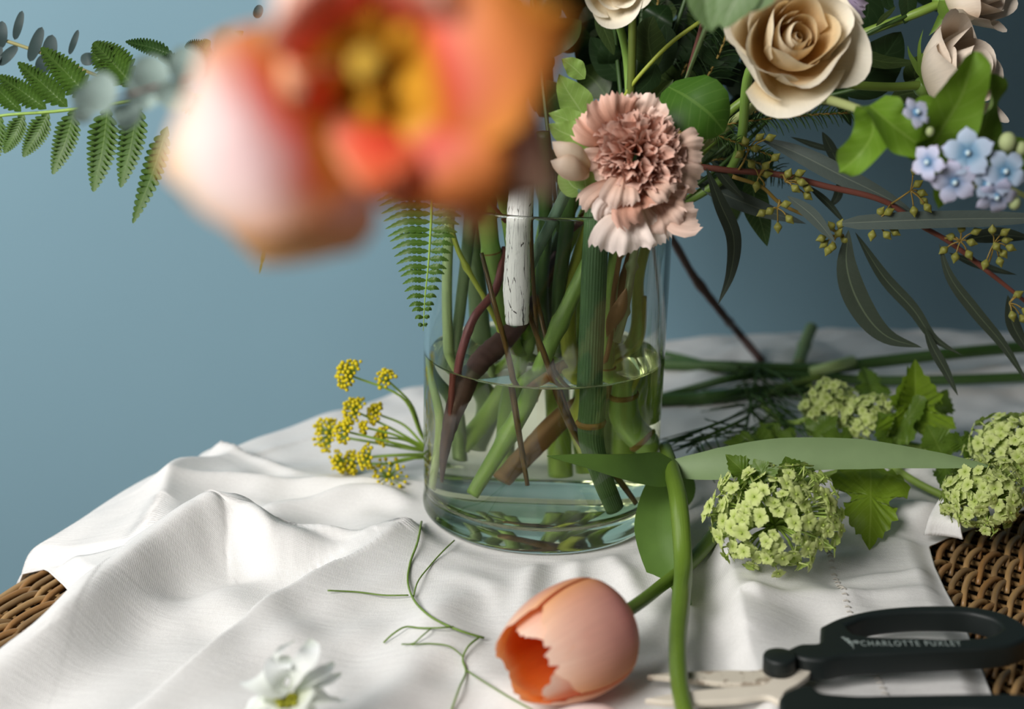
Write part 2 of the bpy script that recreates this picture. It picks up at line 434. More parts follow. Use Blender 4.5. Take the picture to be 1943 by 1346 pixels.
FOLDS = [  # (points in the picture with their height above the table, height factors, width on the one side, on the other)
    ([(-60, 1290, .02), (60, 1190, .03), (200, 1075, .034), (330, 985, .036), (430, 945, .036), (520, 985, .030), (620, 1005, .022), (740, 1000, .012), (800, 990, .006)], [.020, .027, .031, .033, .034, .027, .019, .011, .003], .025, .017),
    ([(250, 1030, .02), (300, 935, .026), (340, 875, .026), (420, 852, .022)], [.010, .022, .024, .014], -.036, -.026),
    ([(330, 925, .014), (430, 905, .016), (520, 905, .014), (620, 905, .012), (720, 905, .011), (800, 900, .010)], [.006, .013, .013, .011, .011, .008], -.016, -.009),
    ([(520, 950, .012), (600, 935, .012), (690, 925, .011), (790, 935, .010)], [.006, .010, .010, .006], .010, .009),
    ([(420, 855, .014), (500, 880, .010), (560, 900, .008)], [.013, .010, .005], -.010, -.007),
    ([(800, 1003, .004), (720, 1045, .010), (620, 1095, .012), (500, 1165, .014), (380, 1260, .014), (260, 1346, .014), (150, 1430, .014)], [.006, .014, .020, .022, .021, .020, .018], -.046, -.014),
    ([(900, 1062, .003), (850, 1150, .006), (790, 1250, .007), (740, 1346, .007)], [.001, .006, .007, .007], .018, .016),
    ([(1020, 1064, .003), (1005, 1110, .004), (990, 1180, .004)], [.003, .0045, .001], .007, .008),
    ([(1090, 1062, .003), (1095, 1105, .004), (1105, 1170, .003)], [.003, .0045, .001], .007, .007),
    ([(1160, 1050, .003), (1185, 1090, .004), (1230, 1160, .003)], [.002, .004, .001], .008, .007),
    ([(1370, 985, .010), (1395, 1060, .014), (1410, 1130, .015), (1430, 1220, .014), (1455, 1300, .012), (1480, 1380, .01)], [.006, .011, .013, .012, .011, .010], .026, .009),
    ([(1470, 1085, .005), (1560, 1062, .005), (1640, 1050, .004)], [.006, .006, .003], .012, .012),
    ([(1440, 1150, .004), (1540, 1135, .004), (1610, 1130, .003)], [.005, .004, .002], .010, .006),
    ([(1400, 640, .02), (1500, 618, .03), (1590, 632, .02)], [.008, .016, .007], .05, .05),
    ([(1290, 850, .02), (1330, 830, .024), (1385, 800, .02)], [.004, .016, .010], .012, .012),
    ([(560, 1000, .016), (640, 1020, .012), (690, 1040, .006)], [.004, .007, .002], .010, .005),
    ([(130, 1180, .024), (260, 1110, .026), (420, 1090, .016), (560, 1075, .010)], [.002, .004, .004, .002], .008, .018),
    ([(470, 960, .03), (500, 1000, .024), (520, 1050, .016)], [.002, .003, .001], .006, .008),
    ([(720, 1022, .004), (640, 1065, .004), (520, 1140, .004), (400, 1230, .004), (300, 1320, .004), (220, 1400, .004)], [-.002, -.006, -.007, -.007, -.006, -.005], .009, .014),
    ([(395, 955, .03), (425, 1000, .026), (440, 1050, .018)], [.002, .004, .001], .005, .008),
    ([(840, 1100, .003), (930, 1120, .003), (960, 1180, .003)], [.001, .003, .001], .012, .008),
    ([(1230, 1190, .003), (1330, 1170, .004), (1385, 1190, .006)], [.001, .003, .002], .014, .010),
    ([(1600, 1095, .003), (1680, 1085, .003), (1760, 1080, .002)], [.002, .0022, .001], .004, .006),
    ([(1610, 1125, .003), (1690, 1118, .003), (1770, 1112, .002)], [.002, .002, .001], .004, .005),
    ([(1690, 700, .01), (1820, 690, .014), (1960, 680, .02)], [.004, .010, .012], .03, .03),
    ([(1330, 700, .01), (1480, 780, .01), (1700, 860, .01)], [.006, .006, .004], .03, .02),
    ([(1700, 935, .016), (1750, 938, .018), (1790, 945, .016)], [.007, .013, .012], .012, .012),
]
def cloth_h(X, Y):
    Z = np.zeros(np.shape(X))
    for pts, h, wl, wr in FOLDS: Z = Z+seg_ridge(X, Y, [PZ(*p) for p in pts], h, wl, wr)
    # soft crumple over the whole cloth
    for a, fx, fy, ph in ((.0011, 61, 23, .3), (.0009, -35, 71, 1.7), (.0006, 120, 60, 2.2), (.0005, -90, 130, .9), (.0003, 210, -160, 0)):
        Z = Z+a*np.sin(fx*X+fy*Y+ph+1.2*np.sin(31*Y+17*X))
    r = np.hypot(X-V0.x, Y-V0.y); m = np.clip((r-.074)/.022, 0, 1); m = m*m*(3-2*m)
    return Z*m+(1-m)*(-math.tan(LEAN)*(X-V0.x)-.0006)
HGX, HGY = np.arange(-.8, .95, .003), np.arange(.3, 1.56, .003)
HG = cloth_h(*np.meshgrid(HGX, HGY))
def cz(x, y):
    fx = min(max((x+.8)/.003, 0), len(HGX)-1.001); fy = min(max((y-.3)/.003, 0), len(HGY)-1.001); i, j = int(fy), int(fx); a, b = fy-i, fx-j
    return float((HG[i, j]*(1-b)+HG[i, j+1]*b)*(1-a)+(HG[i+1, j]*(1-b)+HG[i+1, j+1]*b)*a)
def PC(px, py, h=0.):                               # the point of the cloth seen at a pixel, h above it
    z = 0.
    for _ in range(6): p = PZ(px, py, z+h); z = .5*z+.5*cz(p.x, p.y)
    return PZ(px, py, z+h)
def cloth_mat():
    k = NT('white_linen'); o = k.obj()
    wx = k.n('TexWave', i_Vector=o, i_Scale=420., i_Distortion=2.5, i_Detail=2., bands_direction='X').outputs['Fac']
    wy = k.n('TexWave', i_Vector=o, i_Scale=420., i_Distortion=2.5, i_Detail=2., bands_direction='Y').outputs['Fac']
    n = k.noise(o, 26, 5, .6)
    st = k.noise(k.n('Mapping', i_Vector=o, i_Rotation=(0, 0, .7), i_Scale=(1, 9, 1)).outputs[0], 26, 5, .6)
    h = k.math('ADD', k.math('MULTIPLY', k.math('ADD', wx, wy), .16), k.math('ADD', k.math('MULTIPLY', n, 1.6), k.math('MULTIPLY', st, 1.1)))
    c = k.mix(k.noise(o, 700, 2), lin('e6e4e2'), lin('f3f2f0'))
    return k.finish(c, .85, .15, k.bump(h, .34, .0015), .12)
LINEN = cloth_mat()
NX, NY = 520, 430
ys = np.linspace(.40, 1.40, NY); s = np.linspace(0, 1, NX)
Yg = np.repeat(ys[:, None], NX, 1); Xg = XL(Yg)+(XR(Yg)-XL(Yg))*s[None, :]
r = np.hypot(Xg-TC.x, Yg-TC.y); TRg = tr_at(Xg, Yg); e = np.maximum(0, r-(TRg-.004))
rn = np.where(e > 0, TRg-.004+.016*(1-np.exp(-e/.016)), r); k_ = np.where(r > 0, rn/np.maximum(r, 1e-6), 1)
Zf = cloth_h(Xg, Yg)*np.where(e > 0, np.exp(-e/.03), 1)
Xc = TC.x+(Xg-TC.x)*k_; Yc = TC.y+(Yg-TC.y)*k_
drop = np.where(e > 0, -(e-.016*(1-np.exp(-e/.016))), 0)
sl_ = lambda f: np.sqrt(1+((f(Yg+.002)-f(Yg-.002))/.004)**2)
edge = np.minimum((Xg-XL(Yg))/sl_(XL), (XR(Yg)-Xg)/sl_(XR)); sm_ = np.clip(edge/.016, 0, 1); sm_ = sm_*sm_*(3-2*sm_); Zf = Zf*sm_+(-.0055+rim_drop(Xg, Yg))*(1-sm_)
Yc = np.minimum(Yc, WY-.012)
cloth = empty('tablecloth', (V0.x, V0.y, 0), 'crumpled white linen cloth with a hemstitched border spread over the wicker table', 'tablecloth')
mb = MB(); mb.add(np.stack([Xc, Yc, Zf+np.maximum(drop, -.16)+.0004], -1).reshape(-1, 3),
       [(i*NX+j, i*NX+j+1, (i+1)*NX+j+1, (i+1)*NX+j) for i in range(NY-1) for j in range(NX-1) if drop[i, j] > -.14 and e[i, j] < .3])
oc = mb.build('cloth_panel', LINEN, cloth)
sm = oc.modifiers.new('thickness', 'SOLIDIFY'); sm.thickness = .0009; sm.offset = -1
# hem: the border folded over, and the pulled-thread stitches along it
seam = [(1560, 1005), (1567, 1040), (1580, 1080), (1592, 1115), (1607, 1150), (1622, 1190), (1650, 1262), (1690, 1346)]
mb = MB(); sp = spl([PC(*p) for p in seam], 90)
for i, p in enumerate(sp):
    if i % 2: continue
    z = cz(p[0], p[1]); tube(mb, [(p[0]-.0016, p[1]+.0004, z+.0009), (p[0], p[1], z+.0016), (p[0]+.0014, p[1]-.0006, z+.0008)], .00045, 5, 3)
mb.build('hemstitch', plain_mat('dull_thread', 'b9b4ab', .8, .2), cloth, kind='stuff')
mb = MB(); leaf(mb, [PC(1797, 938, .014), PC(1794, 962, .016), PC(1792, 990, .012), PC(1792, 1018, .003)], .0095, N=(-.5, -.7, .5), nu=14, nv=8, prof=prof_pts((0, .25), (.5, .8), (1, 1.2)), curl=.25)
o_ = mb.build('hem_flap', LINEN, cloth)
sm = o_.modifiers.new('thickness', 'SOLIDIFY'); sm.thickness = .0012

# ------------------------------------------------------------------ vase and water
def glass_mat(name, ior, col=(1, 1, 1, 1), rough=0.):
    k = NT(name); g = k.n('BsdfGlass', i_IOR=ior, i_Roughness=rough); g.inputs[0].default_value = col
    k.l(g.outputs[0], k.out.inputs[0]); return k
def prof_lathe(name, prof, mat, parent, seg=128):
    mb = MB(); th = np.linspace(0, 2*pi, seg, endpoint=False); V = []; F = []
    idx = []
    for (r, z) in prof:
        if r < 1e-6: idx.append([len(V)]); V.append((0, 0, z))
        else:
            idx.append(list(range(len(V), len(V)+seg))); V += [(r*math.cos(t), r*math.sin(t), z) for t in th]
    for a, b in zip(idx, idx[1:]):
        for j in range(seg):
            k = (j+1) % seg
            if len(a) == 1: F.append((a[0], b[k], b[j]))
            elif len(b) == 1: F.append((a[j], a[k], b[0]))
            else: F.append((a[j], a[k], b[k], b[j]))
    A = np.array(VM); mb.add(np.array(V)@A[:3, :3].T+A[:3, 3], F)
    o = mb.build(name, mat, parent); return o
def arc(cx, cz_, r, a0, a1, n=6): return [(cx+r*math.cos(a), cz_+r*math.sin(a)) for a in np.linspace(math.radians(a0), math.radians(a1), n)]
wz = WATER_Z; rz = RIM_Z-V0.z; RI = VR-.0032; FZ = .0135
vase = empty('glass_vase', V0, 'clear glass cylinder vase half full of water holding the bouquet', 'vase')
outer = [(0, .0022), (VR-.016, .0022)]+arc(VR-.012, .003, .003, 250, 290, 3)+arc(VR-.006, .006, .006, -80, 0, 6)+[(VR, .009), (VR-.0006, .013), (VR-.0009, .016), (VR-.0004, .024), (VR-.0002, .05), (VR, wz), (VR, rz-.002)]+arc(VR-.0016, rz-.0016, .0016, 0, 180, 8)
inner_dry = [(RI, rz-.003), (RI, wz)]
GL = glass_mat('clear_glass', 1.5, (.985, .995, .985, 1)).m
prof_lathe('wall', outer+inner_dry, GL, vase)
inner_wet = [(0, FZ), (RI-.012, FZ)]+arc(RI-.009, FZ+.009, .009, -90, 0, 7)+[(RI, FZ+.02), (RI, wz)]
water = empty('water', V0, 'still clear water standing in the glass vase around the stems', 'water')
WI = glass_mat('water_against_glass', 1.333/1.5, (.94, .95, .83, 1)).m; WT = glass_mat('water_surface', 1.333, (.95, .97, .89, 1)).m
prof_lathe('water_body', inner_wet, WI, water)
men = [(RI, wz)]+[(RI-d, wz-.0022*(1-math.exp(-d/.0012))) for d in (.0003, .0007, .0012, .002, .0032, .005)]+[(RI-.012, wz-.0022), (0, wz-.0022)]
prof_lathe('water_surface', men, WT, water)
# ------------------------------------------------------------------ stems standing in the vase
G_PALE = stem_mat('pale_green_stem', '93ad62', 'bccf8c', trans=.1)
G_MID = stem_mat('mid_green_stem', '5f8432', '8fae55')
G_GREY = stem_mat('grey_green_stem', '60794a', '8ea372')
G_DARK = stem_mat('dark_ribbed_stem', '33512f', '567648', stripe=40)
G_YEL = stem_mat('yellow_green_stem', '8b9a26', 'bcc552', trans=.08)
G_LIME = stem_mat('lime_stem', '7fa83c', 'aecb66', trans=.1)
G_DEEP = stem_mat('deep_green_stem', '2c4420', '47652c')
BARK = stem_mat('purple_brown_bark', '33221e', '64453c', rough=.65, stripe=10, scale=260, amt=.3)
WOOD = stem_mat('peeled_brown_wood', '5e4426', '92703f', rough=.6, stripe=12)
PURP = stem_mat('red_brown_twig', '552a2a', '8a4c46', rough=.35)
AMBER = stem_mat('dark_amber_stem', '100b09', '75581f', rough=.3, stripe=3, amt=.95)
NODE = plain_mat('brown_node', '7d6434', .7, .2, .5, 260)
def bark_white():
    k = NT('white_cracked_bark'); u, v = k.attr('lu'), k.attr('lv')
    vec = k.n('CombineXYZ', i_X=k.math('MULTIPLY', u, 2.2), i_Y=k.math('MULTIPLY', v, 15.)).outputs[0]
    n = k.n('TexVoronoi', i_Vector=vec, i_Scale=1.6, feature='DISTANCE_TO_EDGE').outputs['Distance']
    n2 = k.noise(vec, 3, 4, .7)
    m = k.math('LESS_THAN', k.math('ADD', n, k.math('MULTIPLY', n2, .16)), .095)
    c = k.mix(m, lin('f2f1ec'), lin('3b3a30'))
    return k.finish(c, .6, .3, k.bump(m, -.5, .0006))
WBARK = bark_white()
def mpx(p, q=1.): return scl(p)*q
def stem(name, label, mat, pts, r, nodes=(), group=None, seg=12, rib=0, ribn=0, rings=(), rough=0., cat='stem', extra=None):
    """pts (px, py, dy, 'a'|'w'); r radius in pixels (number or list)"""
    P = [PW(a, b, d) if m == 'w' else PA(a, b, d) for (a, b, d, m) in pts]
    for q in P:                                           # nothing pokes through the glass
        l = VMI @ q
        if l.z < rz+.002:
            h = math.hypot(l.x, l.y)
            if h > .0655: l.x *= .0655/h; l.y *= .0655/h
            q[:] = VM @ l
    k = scl(P[len(P)//2]); rr = [x*k for x in r] if isinstance(r, (list, tuple)) else r*k
    lo = min(P, key=lambda p: p.z)
    root = empty(name, lo, label, cat, group)
    mb = MB(); tube(mb, P, rr, seg, max(24, len(P)*9), rib, ribn, nodes=nodes, rough=rough); mb.build('stalk', mat, root)
    if rings:
        C = spl(P, 200)
        for t in rings:
            i = int(t*199); mb = MB(); R_ = (rr if np.isscalar(rr) else np.interp(t, np.linspace(0, 1, len(rr)), rr))*1.16
            d = nrm(C[min(i+1, 199)]-C[i-1]); tube(mb, [C[i]-d*R_*.22, C[i]-d*R_*.1, C[i]+d*R_*.1, C[i]+d*R_*.22], [R_*.9, R_, R_, R_*.9], seg, 6, rough=.03); mb.build('node', NODE, root)
    if extra: extra(root)
    return root
a, w = 'a', 'w'
stem('flower_stem', 'pale green flower stem standing nearest the fern tip in the glass', G_PALE, [(872, 230, .01, a), (850, 460, .0, a), (848, 590, .0, a), (853, 690, .0, a), (836, 790, -.01, w), (822, 950, -.012, w)], 10, seg=14)
stem('flower_stem', 'shiny grey-green stem crossing close behind the pale stem', G_GREY, [(905, 250, .015, a), (886, 470, .01, a), (872, 590, .008, a), (863, 680, .005, a), (858, 760, .02, w), (872, 870, .03, w)], [12, 12, 11, 11, 10, 9], nodes=[(.62, .2)])
stem('flower_stem', 'tapering grey-green stem behind the red-brown twig', G_GREY, [(890, 380, .035, a), (905, 560, .035, a), (915, 650, .03, a), (925, 760, .04, w), (900, 850, .045, w)], [12, 18, 20, 15, 12])
stem('flower_stem', 'thin jointed yellow-green stem slanting down beside the thick knobbly stem', G_YEL, [(845, 380, .0, a), (872, 480, -.005, a), (893, 520, -.008, a), (918, 562, -.01, a), (940, 605, -.01, a), (957, 640, -.005, a), (975, 730, .01, w)], 5, nodes=[(.33, .5), (.52, .5), (.68, .5)])
stem('flower_stem', 'thick knobbly green stem with a leaf scar behind the white-barked stick', G_MID, [(915, 300, .0, a), (934, 490, -.004, a), (948, 560, 0, a), (968, 640, .004, a), (990, 690, .01, a), (1000, 760, .02, w)], [15, 18, 17, 16, 18, 16], rings=(.36, .68), nodes=[(.36, .15), (.68, .18)])
stem('woody_twig', 'smooth red-brown twig bending down to the near glass wall', PURP, [(958, 470, 0, a), (937, 555, -.02, a), (902, 600, -.03, a), (880, 660, -.036, a), (830, 800, -.05, w), (823, 850, -.05, w)], [7, 8, 8, 8, 8, 7, 6, 5], nodes=[(.45, .15), (.75, .15)])
stem('woody_branch', 'thick purple-brown woody branch cut to a long point under water', BARK, [(1060, 480, .02, a), (1010, 580, .01, a), (960, 640, -.005, a), (912, 690, -.02, a), (880, 730, -.03, w), (857, 800, -.035, w), (840, 860, -.035, w), (830, 915, -.035, w)], [12, 13, 18, 22, 24, 19, 13, 4], rough=.03, seg=16)
stem('bark_stick', 'stick with white cracked bark just inside the front of the glass', WBARK, [(992, 330, -.045, a), (985, 420, -.052, a), (982, 500, -.055, a), (981, 560, -.056, a), (982, 612, -.056, a)], [23, 24, 22, 26, 22], seg=24, rough=.015)
stem('flower_stem', 'glossy dark amber stem ending in a point near the middle of the vase floor', AMBER, [(915, 480, -.03, a), (940, 580, -.045, a), (962, 660, -.05, a), (988, 840, -.05, w), (1001, 920, -.048, w)], [4, 5, 5, 6, 6, 5, 4])
stem('flower_stem', 'glossy dark amber stem leaning towards the ribbed dark stem', AMBER, [(985, 500, -.03, a), (1006, 600, -.045, a), (1032, 670, -.05, a), (1078, 800, -.045, w), (1108, 855, -.04, w)], [4, 5, 5, 6, 6, 6, 4])
stem('flower_stem', 'split black and amber stem beside the brown peeled stick', AMBER, [(1018, 560, .0, a), (1036, 640, -.02, a), (1104, 835, -.04, w), (1165, 900, -.036, w), (1204, 975, -.03, w)], [4, 5, 5, 5, 6, 6, 5])
stem('flower_stem', 'straight mid-green stem slanting down across the vase to a clean cut', G_MID, [(1190, 330, .0, a), (1125, 480, -.02, a), (1082, 570, -.025, a), (1045, 650, -.03, a), (1018, 715, -.03, a), (1000, 760, -.025, w), (950, 850, -.03, w), (897, 938, -.034, w)], [14, 15, 15, 15, 15, 15, 14, 12], rings=(), nodes=[(.46, .22), (.8, .22)], seg=16)
stem('flower_stem', 'thick dark green ribbed stem standing upright in the front of the vase', G_DARK, [(1140, 280, -.035, a), (1128, 480, -.045, a), (1123, 600, -.048, a), (1118, 720, -.05, a), (1124, 760, -.05, w), (1121, 830, -.048, w), (1140, 900, -.044, w), (1165, 995, -.038, w)], [20, 22, 23, 23, 23, 24, 19, 17], rib=.03, ribn=26, seg=104, rings=(.72,))
stem('flower_stem', 'bright green stem close behind the ribbed dark stem', G_MID, [(1190, 300, .0, a), (1166, 490, -.01, a), (1155, 600, -.01, a), (1150, 690, -.005, a), (1190, 800, .0, w), (1240, 860, .0, w)], [12, 12, 12, 14, 22, 23], rings=(.75, .93), seg=18)
stem('woody_branch', 'peeled brown stick lying at a slant below the water line', WOOD, [(1215, 420, .0, a), (1183, 545, .0, a), (1150, 645, .01, a), (1105, 720, .02, a), (1075, 785, .01, w), (1010, 850, .0, w), (952, 910, -.01, w)], [7, 12, 17, 18, 17, 17, 15], seg=16, rough=.02)
stem('woody_twig', 'thin light brown twig below the carnation', WOOD, [(1195, 350, -.03, a), (1174, 490, -.03, a), (1163, 560, -.028, a), (1158, 640, -.02, a), (1165, 760, .0, w)], 5)
stem('flower_stem', 'yellow-green swollen stem beside the ribbed dark stem', G_YEL, [(1120, 400, .0, a), (1078, 580, .0, a), (1082, 680, -.004, a), (1092, 735, -.008, a), (1096, 790, 0, w), (1120, 870, .01, w)], [9, 11, 16, 15, 15, 13])
stem('flower_stem', 'long lime stem showing only beside the leafy tulip at the water edge', G_LIME, [(1300, 300, .02, a), (1240, 520, .03, a), (1225, 640, .03, a), (1240, 720, .02, w), (1238, 800, .02, w)], [9, 10, 12, 16, 16])
stem('flower_stem', 'thin yellow stem leaning against the glass above the brown joint', G_YEL, [(1262, 560, .02, a), (1245, 640, .02, a), (1215, 705, -.005, w), (1185, 765, -.005, w)], [5, 5, 6, 6])
for i, (lab, m, P, r) in enumerate([
    ('blunt pale green stem end standing upright at the back of the vase', G_LIME, [(1060, 420, .04, a), (1052, 560, .04, a), (1056, 700, .04, w), (1060, 800, .03, w), (1064, 902, .03, w)], [9, 10, 14, 15, 15]),
    ('short lime stem end behind the ribbed stem under water', G_LIME, [(1110, 420, .04, a), (1100, 580, .045, a), (1102, 780, .04, w), (1112, 895, .04, w)], [8, 9, 11, 11]),
    ('pale lime stem slanting far back under water towards the purple branch', G_LIME, [(1110, 400, .03, a), (1040, 560, .035, a), (985, 690, .03, w), (930, 780, .03, w), (870, 850, .03, w)], [9, 10, 13, 13, 12]),
    ('green stem with a pale ring below the white-barked stick', G_MID, [(1040, 380, .01, a), (1010, 560, .015, a), (985, 680, .01, w), (965, 780, .01, w), (955, 900, .015, w)], [10, 12, 15, 14, 12]),
    ('yellow-green stem end standing at the back near the leafy tulip', G_LIME, [(1240, 400, .04, a), (1215, 560, .045, a), (1195, 760, .04, w), (1185, 880, .04, w)], [9, 9, 12, 12]),
    ('dark green stem at the back of the glass beside the brown sheath', G_DEEP, [(1090, 250, .03, a), (1060, 430, .03, a), (1035, 600, .035, a), (1020, 720, .04, w)], [11, 11, 11, 11]),
    ('dark green stem leaning behind the white-barked stick', G_DEEP, [(1150, 250, .02, a), (1070, 430, .02, a), (1000, 590, .03, a), (960, 720, .035, w)], [10, 10, 10, 10]),
    ('deep green stem upright between the white stick and the slanting stem', G_DEEP, [(1030, 250, .0, a), (1035, 430, .0, a), (1028, 560, .01, a), (1040, 700, .02, w)], [13, 13, 12, 12]),
    ('deep green stem filling the gap beside the grey reflection', G_DEEP, [(1090, 250, -.01, a), (1075, 430, -.01, a), (1060, 560, 0, a), (1075, 720, .01, w)], [14, 14, 13, 12]),
    ('olive stem crossing behind the knobbly stem', G_DEEP, [(960, 250, .03, a), (930, 430, .03, a), (960, 560, .035, a), (1010, 700, .04, w)], [10, 10, 11, 11]),
    ('thin olive twig behind the white-barked stick', AMBER, [(1010, 300, -.02, a), (1008, 430, -.03, a), (1014, 560, -.03, a), (1030, 690, -.03, a), (1042, 730, -.03, w)], [4, 4, 4, 4, 4]),
    ('thick green stem pressed against the far side of the glass', G_GREY, [(1180, 300, .05, a), (1140, 480, .055, a), (1120, 600, .055, a), (1150, 740, .05, w), (1165, 860, .05, w)], [10, 11, 11, 14, 13])]):
    stem('flower_stem', lab, m, P, r)
# dry brown sheath on a thin green jointed stem
def sheath(root):
    mb = MB(); leaf(mb, [PA(1187, 545, -.035), PA(1178, 580, -.038), PA(1163, 612, -.036), PA(1150, 640, -.03)], mpx(PA(1170, 590, -.03), 15), N=(.2, -1, .2), nu=14, nv=8, prof=prof_leaf(.5), curl=-.6)
    mb.build('sheath', WOOD, root, label='dry brown papery sheath')
# ------------------------------------------------------------------ helpers for plants
def blade(name, mat, root, px, y, hw, N=(0, -1, .25), **k):
    """one leaf or petal from pixel points at depth y (number or one per point)"""
    yy = y if isinstance(y, (list, tuple)) else [y]*len(px)
    P = [PY(p[0], p[1], d) for p, d in zip(px, yy)]
    mb = MB(); leaf(mb, P, hw*scl(P[len(P)//2]), N=N if k.get('side') is None else None, **k)
    return mb.build(name, mat, root)
def twig(name, mat, root, px, y, r, seg=8, **k):
    yy = y if isinstance(y, (list, tuple)) else [y]*len(px)
    P = [PY(p[0], p[1], d) for p, d in zip(px, yy)]; s_ = scl(P[len(P)//2])
    mb = MB(); tube(mb, P, [x*s_ for x in r] if isinstance(r, (list, tuple)) else r*s_, seg, **k); return mb.build(name, mat, root)
def rev_petal(mb, M, prof, phi, dphi, nu=14, nv=12, rnd=.18, tip=None, ruff=0., rf=3., ph=0., wp=None, lift=0.):
    """petal on a surface of revolution about M's z axis"""
    C = spl([(r, z, 0) for r, z in prof], 48); t0 = np.linspace(0, 1, 48)
    u = np.linspace(0, 1, nu+1); v = np.linspace(-1, 1, nv+1); U, V = np.meshgrid(u, v, indexing='ij')
    tv = np.zeros(nv+1) if tip is None else np.asarray(tip)
    Ue = U*(1-rnd*np.abs(V)**2.2-tv[None, :]*U**2)
    r = np.interp(Ue, t0, C[:, 0]); z = np.interp(Ue, t0, C[:, 1])
    wv = (wp(U) if wp else .35+.65*np.sin(np.clip(U/.55, 0, 1)*pi/2))
    a = phi+V*dphi*wv
    r = r*(1+ruff*np.sin(V*rf*2+ph)*U**2)+lift*np.abs(V)**2*U
    P = np.stack([r*np.cos(a), r*np.sin(a), z+ruff*.5*np.abs(r)*np.sin(V*rf*3+ph*2)*U**3], -1).reshape(-1, 3)
    A = np.array(M); m = nv+1
    mb.add(P@A[:3, :3].T+A[:3, 3], [(i*m+j, (i+1)*m+j, (i+1)*m+j+1, i*m+j+1) for i in range(nu) for j in range(nv)], U.ravel(), V.ravel())
def into_vase(dx=0, dy=0): return PA(1060+dx, 400, dy)

# ------------------------------------------------------------------ big open tulip hanging forward out of the bouquet
def tul(name, inner, outer=None, edge=None, trans=.28): return petal_mat(name, inner, outer, trans, .5, .12, edge)
TB = [(0, 'a8740c'), (.2, 'c48e1e'), (.38, 'd29526'), (.46, 'd8432c'), (.54, 'ec5a44')]
T_LEFT = tul('tulip_petal_blush', TB[:4]+[(.50, 'ee8a80'), (.62, 'f9d6d6'), (.78, 'fceee9'), (.92, 'fae0c4'), (1, 'f5c186')], edge='f3ae68')
T_LOW = tul('tulip_petal_apricot', [(0, 'e88a7a'), (.35, 'f6c3c0'), (.6, 'f3ab76'), (.85, 'f6b878'), (1, 'fbdcae')], edge='f0a766')
T_RED = tul('tulip_petal_red', TB[:4]+[(.55, 'e9553c'), (.75, 'ee7a45'), (1, 'f6c39a')], edge='f5c7a2')
T_ORG = tul('tulip_petal_orange', TB[:4]+[(.54, 'f08068'), (.62, 'ee8c52'), (.85, 'ee9440'), (1, 'efa83c')], edge='eda23a')
T_MAU = tul('tulip_petal_shaded', TB[:4]+[(.54, 'e8897e'), (.7, 'c48a7a'), (1, 'cdb09c')], edge='c08f6c')  # mauve outer half paints the shade on this petal into its colour
T_PALE = tul('tulip_petal_cream', TB[:4]+[(.6, 'ea6a50'), (.8, 'f3c6b0'), (1, 'f7ece2')])
YT = .30
bt = empty('tulip', PY(705, 150, YT+.03), 'large open orange and pink tulip hanging forward out of the bouquet', 'flower')
FN = (0, -1, .1)
blade('petal', T_MAU, bt, [(720, 150), (830, 230), (960, 300), (1065, 372)], [YT+.028, YT+.008, YT+.004, YT+.006], 165, N=(-.55, -1, .35), nu=20, nv=14, prof=prof_petal(.35, .6), curl=.12, wave=.05, rnd=.15)
blade('petal', T_LOW, bt, [(640, 230), (570, 330), (520, 420), (495, 505)], [YT+.024, YT+.012, YT+.012, YT+.022], 172, N=FN, nu=22, nv=14, prof=prof_petal(.45, .45), curl=-.25, rnd=.04)
blade('petal', T_LEFT, bt, [(715, 150), (600, 190), (460, 265), (302, 318)], [YT+.028, YT+.004, YT-.006, YT+.012], 195, N=(.1, -1, .2), nu=24, nv=16, prof=prof_petal(.30, .52), curl=-.2, wave=.03, rnd=.04)
blade('petal', T_ORG, bt, [(735, 170), (800, 250), (870, 350), (915, 455)], [YT+.028, YT+.002, YT-.002, YT+.012], 150, N=(-.1, -1, .2), nu=20, nv=14, prof=prof_petal(.35, .6), curl=-.18, wave=.06, rnd=.2)
blade('petal', T_RED, bt, [(705, 170), (720, 260), (735, 340), (775, 405)], [YT+.028, YT+.0, YT-.008, YT+.004], 105, N=(.25, -1, .1), nu=20, nv=14, prof=prof_petal(.55, .55), curl=-.3, wave=.12, rnd=.3)
blade('petal', T_ORG, bt, [(720, 120), (830, 110), (960, 70), (1100, 20)], [YT+.028, YT+.002, YT-.002, YT+.012], 185, N=(-.1, -1, .2), nu=22, nv=14, prof=prof_petal(.3, .62), curl=-.15, wave=.05, rnd=.18)
blade('petal', T_PALE, bt, [(710, 100), (760, 30), (820, -40), (890, -60)], [YT+.028, YT+.006, YT-.004, YT+.0], 120, N=(0, -1, -.1), nu=20, nv=14, prof=prof_petal(.5, .6), curl=-.1, wave=.08, rnd=.2)
blade('petal', T_PALE, bt, [(690, 110), (620, 50), (570, 0), (520, -60)], [YT+.028, YT+.004, YT-.004, YT+.008], 120, N=(.1, -1, 0), nu=20, nv=14, prof=prof_petal(.5, .6), curl=-.15, wave=.08, rnd=.2)
blade('petal', T_RED, bt, [(680, 165), (610, 190), (560, 150), (530, 100)], [YT+.028, YT+.002, YT-.004, YT+.002], 80, N=(.2, -1, .1), nu=18, nv=12, prof=prof_petal(.5, .6), curl=-.2, wave=.1, rnd=.25)
ANT = plain_mat('ochre_anther', 'd9a02c', .7, .2, .2, 300); PIS = plain_mat('pale_yellow_pistil', 'e2bd48', .6, .3, .15, 200)
for (x, y) in ((775, 60), (800, 180), (705, 215), (620, 165), (640, 70), (710, 30)):
    twig('stamen', ANT, bt, [(705+(x-705)*.15, 130+(y-130)*.15), (705+(x-705)*.6, 130+(y-130)*.6), (x, y)], [YT+.026, YT+.014, YT+.006], [6, 12, 26, 30, 18], 10, n=14)
twig('pistil', PIS, bt, [(705, 135), (700, 128), (698, 122)], [YT+.028, YT+.014, YT+.006], [26, 24, 30, 36], 12, n=10)
